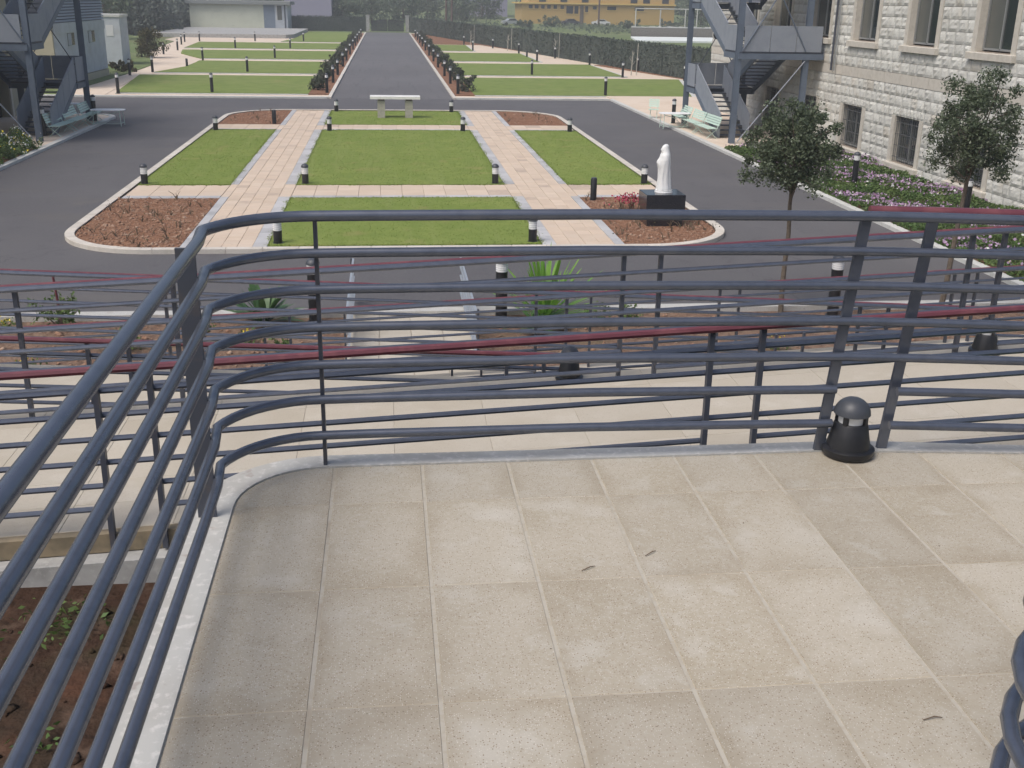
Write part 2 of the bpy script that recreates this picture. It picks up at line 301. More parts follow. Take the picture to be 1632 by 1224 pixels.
def clip(poly, a, b, c):
    """keep a*x+b*y<=c"""
    out = []
    for i in range(len(poly)):
        p, q = poly[i], poly[(i+1) % len(poly)]; dp = a*p[0]+b*p[1]-c; dq = a*q[0]+b*q[1]-c
        if dp <= 0: out.append(p)
        if (dp < 0 < dq) or (dq < 0 < dp): t = dp/(dp-dq); out.append((p[0]+(q[0]-p[0])*t, p[1]+(q[1]-p[1])*t))
    return out
def rect(x0, x1, y0, y1): return [(x0, y0), (x1, y0), (x1, y1), (x0, y1)]
def clip_convex(poly, outline):
    n = len(outline)
    for i in range(n):
        p, q = outline[i], outline[(i+1) % n]; nx, ny = q[1]-p[1], -(q[0]-p[0])
        poly = clip(poly, nx, ny, nx*p[0]+ny*p[1])
        if len(poly) < 3: return []
    return poly
def area(p): return .5*sum(p[i][0]*p[(i+1) % len(p)][1]-p[(i+1) % len(p)][0]*p[i][1] for i in range(len(p)))
def inside(poly, P):
    """even-odd test for an array of points"""
    x, y = P[:, 0], P[:, 1]; r = np.zeros(len(P), bool)
    for i in range(len(poly)):
        (x0, y0), (x1, y1) = poly[i], poly[(i+1) % len(poly)]
        if y0 == y1: continue
        r ^= ((y0 > y) != (y1 > y)) & (x < (x1-x0)*(y-y0)/(y1-y0)+x0)
    return r
ORD = ['first', 'second', 'third', 'fourth', 'fifth', 'sixth', 'seventh', 'eighth', 'ninth', 'tenth', 'eleventh', 'twelfth', 'thirteenth', 'fourteenth']

# leaves: n two-triangle leaves at centres C, sizes S
def leaf_mesh(name, C, S, mat, flat=.0, ratio=.5):
    C = np.asarray(C, np.float32); n = len(C); S = np.broadcast_to(np.asarray(S, np.float32), (n,))[:, None]
    d = rng.normal(size=(n, 3)); d[:, 2] *= (1-flat); d /= np.linalg.norm(d, axis=1)[:, None]
    e = rng.normal(size=(n, 3)); e -= d*(d*e).sum(1)[:, None]; e /= np.linalg.norm(e, axis=1)[:, None]
    u = np.cross(d, e)
    a = C-d*S*.5; b = C+e*S*ratio*.5+u*S*.08; c = C+d*S*.5; g = C-e*S*ratio*.5+u*S*.08
    v = np.stack([a, b, c, g], 1).reshape(-1, 3); k = np.arange(n)[:, None]*4
    return fast(name, v, k+np.array([[0, 1, 2, 3]]), mat)
def crown_points(n, c, r, clumps, cr, seed, shell=.55):
    g = np.random.default_rng(seed)
    d = g.normal(size=(clumps, 3)); d /= np.linalg.norm(d, axis=1)[:, None]
    k = d*(shell+(1-shell)*g.random((clumps, 1)))*np.asarray(r)*(1+.14*g.normal(size=(clumps, 1)))
    w = g.integers(0, clumps, n); p = g.normal(size=(n, 3)); p /= np.linalg.norm(p, axis=1)[:, None]
    return np.asarray(c)+k[w]+p*cr*(g.random((n, 1))**.6)*(.6+.8*g.random((clumps, 1))[w]), k+np.asarray(c)

# ================================================================= GROUND
fv = []; ff = []
ys = [-40, 0, 60, 110, 160, 200, 225, 250, 300, 380, 500, 700, 900]; xs = [-600, -300, -140, -80, -40, -20, 0, 20, 40, 80, 140, 300, 600]
for j, y in enumerate(ys):
    for i, x in enumerate(xs):
        z = -.02
        if y > 205: z = .0 + min(1, (y-205)/60)*.6 + max(0, (y-260))*.022*(1+.15*math.sin(x*.013))
        fv.append((x, y, z))
nx = len(xs)
for j in range(len(ys)-1):
    for i in range(nx-1): ff.append((j*nx+i, j*nx+i+1, (j+1)*nx+i+1, (j+1)*nx+i))
struct('ground', fast('ground', fv, ff, 'field'), None, 'rough green field around the garden and beyond the fence', 'ground')

AX0, AX1 = -13.4, 13.9
asp = [(AX0, 20.75), (AX1, 20.75), (AX1, 69.), (AX0, 69.)]
b = MB(); b.prism([(-60, 20.75), (60, 20.75), (60, 69.1), (-60, 69.1)], -.10, 0.); struct('courtyard_asphalt', b, 'asphalt', 'dark grey asphalt drive around the oval garden island', 'asphalt')
b = MB(); b.prism([(-3.4, 69.1), (4.05, 69.1), (4.05, 203), (-3.4, 203)], -.10, 0.004); struct('road', b, 'road_asphalt', 'straight grey asphalt road running away to the black gate', 'road')

# ================================================================= GARDEN ISLAND
def round_rect(x0, x1, y0, y1, rf, rb, n=14):
    P = []
    for (cx, cy, r, a0) in ((x1-rf, y0+rf, rf, -90), (x1-rb, y1-rb, rb, 0), (x0+rb, y1-rb, rb, 90), (x0+rf, y0+rf, rf, 180)):
        for k in range(n+1): a = R(a0+90*k/n); P.append((cx+r*math.cos(a), cy+r*math.sin(a)))
    return P
IX0, IX1, IY0, IY1 = -8.3, 9.1, 26.25, 61.1
outer = round_rect(IX0, IX1, IY0, IY1, 2.6, 3.4); inner = round_rect(IX0+.24, IX1-.24, IY0+.24, IY1-.24, 2.36, 3.16)
isl = struct('garden_island', MB().prism(inner, -.05, .05), 'mortar', 'paved garden island with lawns and soil beds in the courtyard', 'garden')
# kerb stones, one by one
mid = round_rect(IX0+.03, IX1-.03, IY0+.03, IY1-.03, 2.57, 3.37)
kb = ob('kerb', MB().strip(mid, inner, -.05, .09, True).mesh('kerb', 'mortar'), isl)
def perimeter(outer, inner, step, name, parent, z0, z1, mat, gap=.012):
    n = len(outer); segs = []
    for i in range(n):
        j = (i+1) % n; L = math.dist(outer[i], outer[j]); k = max(1, round(L/step))
        for q in range(k):
            t0, t1 = q/k, (q+1)/k; g = gap/max(L, .01)/2
            if k > 1 or L > .5: t0 += g; t1 -= g
            lerp = lambda A, B, t: (A[0]+(B[0]-A[0])*t, A[1]+(B[1]-A[1])*t)
            segs.append([lerp(outer[i], outer[j], t0), lerp(outer[i], outer[j], t1), lerp(inner[i], inner[j], t1), lerp(inner[i], inner[j], t0)])
    for s in segs: ob(name, MB().prism(s, z0, z1, .008).mesh(name, mat), parent)
perimeter(outer, inner, .9, 'kerb_stone', kb, -.04, .115, 'kerb_stone')
LW = {'left lawn': (-8.02, -5.12, 36.0, 51.6), 'centre lawn': (-3.0, 3.82, 36.0, 51.6), 'right lawn': (5.95, 8.82, 36.0, 51.6),
      'back lawn': (-3.0, 3.82, 53.9, 60.6), 'front lawn': (-3.0, 3.82, 26.75, 33.55)}
LWL = {'left lawn': 'narrow lawn strip on the left side of the garden island', 'centre lawn': 'large square lawn in the middle of the garden island',
       'right lawn': 'narrow lawn strip on the right side of the garden island', 'back lawn': 'short wide lawn under the white stone table', 'front lawn': 'wide lawn at the near end of the garden island'}
gp = []
for k, (x0, x1, y0, y1) in LW.items():
    poly = clip_convex(rect(x0, x1, y0, y1), inner)
    struct('lawn', MB().prism(poly, -.03, .085, .02), 'lawn', LWL[k], 'lawn')
    n = int((x1-x0)*(y1-y0)*170); P = np.column_stack([rng.uniform(x0-.02, x1+.02, n), rng.uniform(y0-.03, y1+.03, n)])
    ne = int(2*((x1-x0)+(y1-y0))*160); t = rng.random(ne); e = rng.integers(0, 4, ne); off = rng.normal(size=ne)*.05+.03*np.sin(t*40)
    E2 = np.column_stack([np.where(e == 0, x0+off, np.where(e == 1, x1+off, x0+t*(x1-x0))), np.where(e == 2, y0+off, np.where(e == 3, y1+off, y0+t*(y1-y0)))])
    gp.append(np.vstack([P, E2]))
gp = np.vstack(gp); gp = gp[inside(inner, gp)]; n = len(gp)
a = rng.random(n)*6.283; h = rng.uniform(.012, .038, n); w = rng.uniform(.010, .025, n); lean = rng.normal(size=(n, 2))*.03
bx = np.column_stack([np.cos(a)*w, np.sin(a)*w]); z0 = np.full((n, 1), .075)
v = np.stack([np.column_stack([gp-bx, z0]), np.column_stack([gp+bx, z0]), np.column_stack([gp+lean, z0[:, 0]+h])], 1).reshape(-1, 3)
tag(ob('grass', fast('grass', v, np.arange(3*n).reshape(-1, 3), 'blade')), 'short mown green grass covering the island lawns', 'grass', None, 'stuff')

# paths of single pavers with grey border stones
PMESH = {}
def piece(parent, name, x0, x1, y0, y1, z0, z1, mat, g=.008, c=.006, zj=.004):
    w, d = round(x1-x0-g, 3), round(y1-y0-g, 3); key = (name, w, d, mat, z1-z0)
    if key not in PMESH: PMESH[key] = MB().slab(-w/2, w/2, -d/2, d/2, z0-z1, 0, c).mesh(name, mat)
    return ob(name, PMESH[key], parent, ((x0+x1)/2, (y0+y1)/2, z1+random.uniform(-zj, zj)))
def walk(label, x0, x1, bl, br):
    p = struct('path', MB().prism(rect(x0, x1, IY0+.26, IY1-.26), -.02, .055), 'mortar', label, 'path')
    nx_ = 4; dx = (x1-br-x0-bl)/nx_; y = IY0+.26; rows = []
    while y < IY1-.3: rows.append(y); y += .47
    for y in rows:
        y2 = min(y+.47, IY1-.26)
        for i in range(nx_): piece(p, 'paver', x0+bl+i*dx, x0+bl+(i+1)*dx, y, y2, .03, .078, 'paver_dull' if random.random() < .045 else 'paver')
    y = IY0+.26
    while y < IY1-.3:
        y2 = min(y+.6, IY1-.26)
        if not (33.6 < (y+y2)/2 < 35.9 or 51.7 < (y+y2)/2 < 53.8):
            piece(p, 'border_stone', x0, x0+bl, y, y2, .03, .086, 'border_stone'); piece(p, 'border_stone', x1-br, x1, y, y2, .03, .086, 'border_stone')
        else:
            piece(p, 'paver', x0, x0+bl, y, y2, .03, .079, 'paver'); piece(p, 'paver', x1-br, x1, y, y2, .03, .079, 'paver')
        y += .6
    return p
walk('long path of peach square pavers left of the centre lawn', -5.11, -3.01, .25, .36)
walk('long path of peach square pavers right of the centre lawn', 3.83, 5.94, .36, .25)
def cross(label, x0, x1, y0, y1, band):
    p = struct('path', MB().prism(rect(x0, x1, y0, y1), -.02, .054), 'mortar', label, 'path')
    n = max(1, round((x1-x0)/.66)); dx = (x1-x0)/n; d = (y1-y0-band)/2
    for i in range(n):
        for j in range(2): piece(p, 'paver', x0+i*dx, x0+(i+1)*dx, y0+band+j*d, y0+band+(j+1)*d, .03, .078, 'paver_dull' if random.random() < .06 else 'paver')
        piece(p, 'border_stone', x0+i*dx, x0+(i+1)*dx, y0, y0+band, .03, .084, 'border_stone')
for (nm, x0, x1) in (('left', -8.0, -5.12), ('middle', -3.0, 3.82), ('right', 5.95, 8.8)):
    cross(f'near cross path of peach pavers in the {nm} of the island', x0, x1, 33.58, 35.97, .36)
    cross(f'far cross path of peach pavers in the {nm} of the island', x0, x1, 51.63, 53.87, .36)
# soil beds at the four corners
def blob_mesh(n, pts, smin, smax, mat, name='clod'):
    base = np.array([(1, 0, 0), (-1, 0, 0), (0, 1, 0), (0, -1, 0), (0, 0, 1), (0, 0, -.6)], np.float32)
    fc = np.array([(0, 2, 4), (2, 1, 4), (1, 3, 4), (3, 0, 4), (2, 0, 5), (1, 2, 5), (3, 1, 5), (0, 3, 5)])
    s = rng.uniform(smin, smax, (n, 1, 1))*(rng.random((n, 1, 1))**1.5*.8+.2)
    v = base[None]*s*(1+.45*rng.normal(size=(n, 6, 3))); v[:, :, 2] *= .6; v += np.asarray(pts)[:, None, :]
    return fast(name, v.reshape(-1, 3), (np.arange(n)[:, None, None]*6+fc[None]).reshape(-1, 3), mat)
def twigs_mesh(pts, h0, h1, name, mat='twig', spread=.5):
    b = MB()
    for (x, y, z) in pts:
        for k in range(random.choice((2, 3, 4))):
            h = random.uniform(h0, h1); dx, dy = random.gauss(0, spread)*h, random.gauss(0, spread)*h
            b.tube([(x, y, z-.03), (x+dx*.4, y+dy*.4, z+h*.6), (x+dx, y+dy, z+h)], [.012, .01, .005], 4, False)
    return b.mesh(name, mat)
beds = {'front left': rect(-8.06, -5.12, 26.4, 33.56), 'front right': rect(5.95, 8.86, 26.4, 33.56), 'back left': rect(-8.06, -5.12, 53.9, 61), 'back right': rect(5.95, 8.86, 53.9, 61)}
for k, r in beds.items():
    poly = clip_convex(r, inner)
    bed = struct('soil_bed', MB().prism(poly, -.03, .07, .02), 'soil', f'bare red-brown soil bed at the {k} corner of the garden island', 'soil bed')
    A = np.array(poly); n = 3000 if 'front' in k else 600
    P = np.column_stack([rng.uniform(A[:, 0].min(), A[:, 0].max(), n), rng.uniform(A[:, 1].min(), A[:, 1].max(), n)]); P = P[inside(poly, P)]
    cl = ob('clods', blob_mesh(len(P), np.column_stack([P, np.full(len(P), .07)]), .02, .085, 'clod'), bed); cl['kind'] = 'stuff'
    Q = P[rng.choice(len(P), 40 if 'front' in k else 12, False)]
    tw = ob('rose_twigs', twigs_mesh([(x, y, .07) for x, y in Q], .06, .24, 'rose_twigs'), bed); tw['kind'] = 'stuff'
    L = np.repeat(np.column_stack([Q, np.full(len(Q), .16)]), 7, 0)+rng.normal(size=(len(Q)*7, 3))*.07
    lv = ob('rose_leaves', leaf_mesh('rose_leaves', L, rng.uniform(.03, .07, len(L)), 'bush_leaf'), bed); lv['kind'] = 'stuff'

# ================================================================= FAR LAWNS, PATHS, VERGES
b = MB(); b.prism(rect(-30, -3.6, 69.1, 200), -.08, .0); 
struct('paving', b, 'pale_paving', 'pale paved walks between the far lawns on the left of the road', 'paving')
b = MB(); b.prism(rect(4.25, 26, 69.1, 200), -.08, .0)
struct('paving', b, 'pale_paving', 'pale paved walks between the far lawns on the right of the road', 'paving')
rowY = [(71.5, 87.6), (90.7, 107.3), (111.4, 128.5), (133.2, 150.2), (154.3, 197)]
leftX = [[(-16.7, 71.5), (-18.6, 87.6)], [(-18.1, 90.7), (-17.0, 98), (-17.1, 104), (-17.3, 107.3)], [(-17.7, 111.4), (-19.5, 116), (-21.3, 121), (-22.4, 128.5)], [(-23.0, 133.2), (-24.0, 150.2)], [(-14, 154.3), (-13.2, 166), (-13.2, 197)]]
rightX = [[(19.9, 71.5), (23.2, 87.6)], [(19.4, 90.7), (19.4, 107.3)], [(15.2, 111.4), (15.2, 128.5)], [(10.2, 133.2), (10.5, 150.2)], [(5.6, 154.3), (5.6, 195)]]
for i, (y0, y1) in enumerate(rowY):
    if i < 5:
        L = leftX[i]; poly = [(-4.95, y0), (-4.95, y1)] + L[::-1]
        struct('lawn', MB().prism(poly, -.03, .09), 'lawn_far', f'{ORD[i]} far lawn left of the road counting from the courtyard', 'lawn')
        b = MB().prism([(L[0][0], y0-.32), (-4.95, y0-.32), (-4.95, y0-.02), (L[0][0], y0-.02)], -.03, .06); b.prism([(L[-1][0], y1+.02), (-4.95, y1+.02), (-4.95, y1+.32), (L[-1][0], y1+.32)], -.03, .06)
        struct('lawn_edging', b, 'pale_edge', f'pale edging of the {ORD[i]} far lawn left of the road', 'edging')
    if i < 4:
        L = rightX[i]; poly = [(5.6, y1), (5.6, y0)] + L
        struct('lawn', MB().prism(poly, -.03, .09), 'lawn_far', f'{ORD[i]} far lawn right of the road counting from the courtyard', 'lawn')
        b = MB().prism([(5.6, y0-.32), (L[0][0], y0-.32), (L[0][0], y0-.02), (5.6, y0-.02)], -.03, .06); b.prism([(5.6, y1+.02), (L[-1][0], y1+.02), (L[-1][0], y1+.32), (5.6, y1+.32)], -.03, .06)
        b.prism([(L[0][0]+.02, y0), (L[0][0]+.32, y0), (L[-1][0]+.32, y1), (L[-1][0]+.02, y1)], -.03, .06)
        struct('lawn_edging', b, 'pale_edge', f'pale edging of the {ORD[i]} far lawn right of the road', 'edging')
# soil along hedge, right; rough ground left of walk
struct('soil_bed', MB().prism([(24.2, 88.0), (26.5, 69.2), (27.5, 69.2), (25.2, 90), (22.4, 107.4), (20.0, 107.4)], -.03, .05), 'soil', 'red soil strip along the foot of the right hedge fence, nearest stretch', 'soil bed')
struct('soil_bed', MB().prism([(22.3, 107.6), (17.2, 129), (20.0, 129.0), (24, 107.6)][::-1], -.03, .055), 'soil', 'red soil strip along the foot of the right hedge fence, middle stretch', 'soil bed')
struct('soil_bed', MB().prism([(17.0, 131.5), (12.6, 153), (5.6, 153.2), (5.6, 197), (8, 197), (20, 131.5)][::-1], -.03, .055), 'soil', 'brown soil corner where the right hedge fence nears the road', 'soil bed')
struct('rough_ground', MB().prism([(-19.8, 88), (-20.2, 100), (-25.5, 126), (-27.5, 152), (-33, 166), (-60, 166), (-60, 69.2), (-19.8, 69.2)], -.03, .05), 'field', 'rough weedy ground left of the curved walk', 'ground')
# verge beds and kerbs on both sides of the road
for s, x0, x1, kx0, kx1, side in ((-1, -4.95, -3.62, -3.62, -3.4, 'left'), (1, 4.27, 5.6, 4.05, 4.27, 'right')):
    struct('verge_bed', MB().prism(rect(x0, x1, 71.5, 195), -.03, .07), 'soil', f'narrow soil bed with bollards and shrubs along the {side} side of the road', 'soil bed')
    struct('kerb', MB().prism(rect(kx0, kx1, 69.1, 200), -.08, .10, .01), 'kerb_stone', f'pale stone kerb along the {side} edge of the road', 'kerb')
struct('kerb', MB().prism(rect(-24, -3.63, 68.85, 69.25), -.08, .10, .01), 'pale_edge', 'pale kerb between the courtyard asphalt and the far left lawns', 'kerb')
struct('kerb', MB().prism(rect(4.28, 13.9, 68.85, 69.25), -.08, .10, .01), 'pale_edge', 'pale kerb between the courtyard asphalt and the far right lawns', 'kerb')

# side pavements
pr = [(14.15, 45.2), (19., 45.2), (19., 70.), (14.15, 70.)]
struct('pavement', MB().prism([(14.15, 45.2), (24, 45.2), (24, 71.3), (14.15, 71.3)], -.08, .09), 'pale_paving', 'pale pavement under the right stair tower', 'pavement')
struct('kerb', MB().prism([(13.9, 20.8), (14.15, 20.8), (14.15, 69.), (13.9, 69.)], -.08, .105, .01), 'pale_edge', 'long pale kerb along the right edge of the courtyard', 'kerb')
lp = [(-20, 44.8), (-13.65, 44.8), (-13.65, 55.)]
tipo = [(-13.4, 20.8), (-13.4, 55.0)] + [(-14.6+1.2*math.cos(R(a)), 56.9+1.6*math.sin(R(a))-0.3) for a in (-20, 10, 40, 65, 90)] + [(-20, 58.6)]
tipi = [(-13.65, 20.8), (-13.65, 55.0)] + [(-14.7+1.05*math.cos(R(a)), 56.75+1.4*math.sin(R(a))-.3) for a in (-20, 10, 40, 65, 90)] + [(-20, 58.2)]
struct('pavement', MB().prism([(-20, 44.8), (-13.65, 44.8)] + tipi[1:], -.08, .09), 'pale_paving', 'pale pavement under the left stair tower', 'pavement')
struct('kerb', MB().strip(tipo, tipi, -.08, .105), 'pale_edge', 'pale kerb curving around the left pavement', 'kerb')
struct('forecourt', MB().prism([(-19.6, 69.2), (-17.0, 69.2), (-18.6, 88), (-19.8, 88)][::1], -.02, .02), 'pale_paving', 'pale paved strip beside the white outbuilding', 'paving')
# ================================================================= TERRACE
TZ = 4.3
arc = lambda cx, cy, r, a0, a1, n: [(cx+r*math.cos(R(a0+(a1-a0)*k/n)), cy+r*math.sin(R(a0+(a1-a0)*k/n))) for k in range(n+1)]
edge_in = [(-.53, -3.)] + arc(-.24, 3.32, .295, 180, 92, 10) + [(1.0, 3.625), (1.59, 3.63), (1.86, 3.605), (2.38, 3.55), (3.0, 3.42), (3.8, 3.15)]
edge_out = [(-.672, -3.)] + arc(-.24, 3.29, .425, 180, 92, 10) + [(1.0, 3.71), (1.6, 3.715), (1.88, 3.70), (2.4, 3.625), (3.05, 3.51), (3.87, 3.24)]
tpoly = [(3.8, -3.)] + edge_in[::-1]; tpoly = tpoly if area(tpoly) > 0 else tpoly[::-1]
floor = struct('terrace_floor', MB().prism(tpoly, 3.9, TZ-.0022), 'grout', 'stone tiled terrace floor in the foreground', 'floor')
XL = [-.53, -.215] + [-.215+.3125*k for k in range(1, 14)]; YL = [3.31-.556*k for k in range(12)][::-1] + [3.9]
TV = []
for i in range(len(XL)-1):
    for j in range(len(YL)-1):
        if (XL[i]+XL[i+1])/2 > 1.2 and YL[j] < 1.0: continue
        g = .004; gx = .0055
        poly = clip_convex(rect(XL[i]+(gx if i else .001), XL[i+1]-gx, YL[j]+g/2, YL[j+1]-g/2), tpoly)
        if len(poly) < 3 or area(poly) < .003: continue
        cx = sum(p[0] for p in poly)/len(poly); cy = sum(p[1] for p in poly)/len(poly)
        me = MB().prism([(x-cx, y-cy) for x, y in poly], -.03, 0, .0018).mesh('tile', 'tile')
        ob('tile', me, floor, (cx, cy, TZ+random.uniform(-.0006, .0006)))
tk = struct('terrace_kerb', MB().strip(edge_out, edge_in, 2.4, TZ+.006), 'white_kerb', 'white stone kerb around the edge of the terrace', 'kerb')
wpoly = [(x+.01, y-.012) for x, y in tpoly]
struct('terrace_wall', MB().prism(wpoly, 0, 3.9), 'dirty_concrete', 'concrete wall under the terrace', 'wall')
# planter cut into the terrace on the right
pc = (1.52, 1.50)
ring_o = [(pc[0]+.40*math.cos(R(a)), pc[1]+.40*math.sin(R(a))) for a in range(90, 271, 12)]; ring_i = [(pc[0]+.33*math.cos(R(a)), pc[1]+.33*math.sin(R(a))) for a in range(90, 271, 12)]
ring_o = [(3.2, pc[1]+.40)] + ring_o + [(3.2, pc[1]-.40)]; ring_i = [(3.2, pc[1]+.33)] + ring_i + [(3.2, pc[1]-.33)]
struct('planter_kerb', MB().strip(ring_o, ring_i, TZ-.02, TZ+.03), 'white_kerb', 'white kerb around the planter at the right edge of the terrace', 'kerb')
struct('planter_soil', MB().prism(ring_i if area(ring_i) > 0 else ring_i[::-1], TZ-.02, TZ+.012), 'dark_soil', 'dark soil in the planter at the right edge of the terrace', 'soil bed')

# ================================================================= RAMPS
S1 = lambda x: 3.16+.051*(x+2)
S2 = lambda x: 2.525-.0515*(x+2.95)
S3 = lambda x: 1.515+.05*x
RX0, RX1 = -8.6, 8.4
def ramp(label, f, y0, y1, tiles, xa=RX0, xb=RX1):
    p = struct('ramp', MB().prism(rect(xa, xb, y0, y1), 0, lambda x, y: f(x)-.004 if tiles else f(x)), 'grout' if tiles else 'ramp_tile', label, 'ramp')
    if tiles:
        ny = 6; d = (y1-y0)/ny; x = xa; i = 0; L = .6; ang = -math.atan((f(1)-f(0)))
        me = [MB().slab(-L/2+.001, L/2-.001, -d/2+.0015, d/2-.0015, -.03, 0, .001).mesh('tile', 'ramp_tile') for _ in range(2)]
        while x < xb-.01:
            for j in range(ny):
                o = ob('tile', me[0], p, (x+L/2, y0+(j+.5)*d, f(x+L/2)+random.uniform(-.0006, .0006))); o.rotation_euler = (0, ang, 0)
            x += L; i += 1
    return p
ramp('uppermost tiled ramp just below the terrace, falling to the left', S1, 5.42, 7.38, True, RX0+.2, RX1+.2)
ramp('second ramp from the terrace, falling to the right', S2, 7.9, 10.2, False)
ramp('lowest ramp beside the soil strip, falling to the left', S3, 10.35, 12.6, False)
struct('landing', MB().prism(rect(-10.6, -8.6, 5.42, 10.2), 0, 2.82), 'ramp_tile', 'landing between the two upper ramps at their left end', 'landing')
struct('landing', MB().prism(rect(8.6, 10.6, 7.9, 12.6), 0, 1.93), 'ramp_tile', 'landing between the two lower ramps at their right end', 'landing')
struct('ramp_edge', MB().strip([(RX0, 5.36), (RX1, 5.36)], [(RX0, 5.42), (RX1, 5.42)], lambda x, y: S1(x)-.11, lambda x, y: S1(x)-.004), 'ramp_edge', 'ochre stone edge along the near side of the upper ramp', 'edge')
struct('retaining_kerb', MB().strip([(RX0, 5.25), (RX1, 5.25)], [(RX0, 5.36), (RX1, 5.36)], 0, lambda x, y: S1(x)-.115), 'grey_concrete', 'grey concrete ledge along the foot of the upper ramp', 'kerb')
struct('planting_soil', MB().prism(rect(-9.5, -.672, -3, 5.25), 0, 2.94), 'dark_soil', 'dark soil between the terrace and the upper ramp', 'soil')
struct('soil_strip', MB().prism(rect(-12, 13.8, 12.6, 20.5), -.2, .015), 'strip_soil', 'red soil planting strip between the ramps and the asphalt', 'soil')
struct('kerb', MB().prism(rect(-13.4, 13.88, 20.48, 20.78), -.1, .12, .01), 'white_kerb', 'whitish kerb along the near edge of the courtyard asphalt', 'kerb')
wk = struct('walkway', MB().prism(rect(-.82, 1.52, 16.5, 20.48), -.1, .04), 'mortar', 'short beige paved walkway across the soil strip', 'path')
for i in range(4):
    for j in range(6): piece(wk, 'slab', -.82+i*.585, -.82+(i+1)*.585, 16.5+j*.663, 16.5+(j+1)*.663, .02, .06, 'ramp_tile')
n = 2600; P = np.column_stack([rng.uniform(-11, 13, n), rng.uniform(14, 20.4, n), np.full(n, .02)]); P = P[(P[:, 0] < -1) | (P[:, 0] > 1.7)]
tag(ob('soil_clods', blob_mesh(len(P), P, .02, .10, 'clod')), 'clods and stones on the soil planting strip', 'soil', None, 'stuff')
n = 700; P = np.column_stack([rng.uniform(-4, -.75, n), rng.uniform(1, 5.0, n), np.full(n, 2.945)])
tag(ob('soil_clods', blob_mesh(n, P, .012, .05, 'dark_soil')), 'small clods on the dark soil beside the terrace', 'soil', None, 'stuff')
pts = []
for (cx, cy, r, k) in ((-1.65, 4.85, .26, 150), (-1.0, 5.1, .1, 30), (-2.1, 4.4, .15, 40), (-1.5, 3.9, .12, 25), (-1.05, 3.9, .07, 16), (-1.25, 3.3, .08, 14)):
    q = rng.normal(size=(k, 3))*[r*.5, r*.5, .012]; pts.append(q+[cx, cy, 2.965])
pts = np.vstack(pts); tag(ob('weeds', leaf_mesh('weeds', pts, rng.uniform(.02, .05, len(pts)), 'ground_leaf', .5)), 'small green weeds on the dark soil beside the terrace', 'weeds', None, 'stuff')

# ================================================================= RAILINGS
HG = [.93-.132*k for k in range(7)]
def ramp_rail(label, f, y, side, posts, xa, xb, red=True, rk=1., pw=.014, sp=.132):
    t = thing('ramp_railing', label, 'railing', (0, y, 0))
    posts = sorted(posts); gaps = [(posts[i], posts[i+1]) for i in range(len(posts)-1) if posts[i+1]-posts[i] < .5]
    for k in range(7):
        h = .93-sp*k; segs = [(xa, xb)]
        if k >= 5:
            segs = []; s = xa
            for (g0, g1) in gaps: segs.append((s, g0)); s = g1
            segs.append((s, xb))
        for (s0, s1) in segs:
            r = (.0165 if side < 0 else .022) if k == 0 else .0165
            if k == 0 and side < 0: h = .918
            ob('rail', MB().tube([(s0, 0, f(s0)+h), (s1, 0, f(s1)+h)], r*rk, 8).mesh('rail', 'rail_paint', True), t)
    if red: ob('handrail', MB().tube([(xa, side*.062, f(xa)+.93), (xb, side*.062, f(xb)+.93)], .021*rk, 8).mesh('handrail', 'red_paint', True), t)
    for x in posts:
        z = f(x); y0, y1 = (.012, .05) if side > 0 else (-.05, -.012)
        ob('post', MB().box(x-pw, x+pw, y0, y1, z-.10, z+.925).mesh('post', 'post_paint'), t)
        if red: ob('bracket', MB().bar((x, side*.04, z+.88), (x, side*.062, z+.91), .012, .012).mesh('bracket', 'post_paint'), t)
ramp_rail('grey railing with dark red handrail on the near side of the upper ramp', S1, 5.38, -1, [-4.7, -4.43, -1.50, -1.23, 1.69, 1.97, 4.9, 5.17], -7.5, 7.9)
ramp_rail('grey railing with red handrail on the far side of the upper ramp', S1, 7.15, 1, [-5.3, -5.05, -2.45, -1.44, 1.60, 1.86, 4.12, 4.36, 6.9], -7.5, 7.9, sp=.141)
ramp_rail('grey railing with dark red handrail on the near side of the second ramp', S2, 8.15, -1, [-5.2, -4.9, -2.3, -2.0, .9, 1.2, 4.3, 4.6], -7.5, 7.9)
ramp_rail('grey railing with red handrail on the far side of the second ramp', S2, 10.05, 1, [-5.6, -5.3, -2.1, -1.8, 1.4, 1.7, 4.7, 5.0, 7.4], -7.5, 7.9)
ramp_rail('grey railing on the near side of the lowest ramp', S3, 10.5, -1, [-5.5, -5.2, -2.4, -2.1, .6, .9, 4.0, 4.3, 7.0, 7.3], -7.5, 7.9, False, 1., .011)
ramp_rail('grey railing with red handrail on the far side of the lowest ramp', S3, 12.45, 1, [-5.1, -4.8, -1.5, -1.2, 2.1, 2.4, 4.0, 4.25, 7.0, 7.3], -7.5, 7.9)

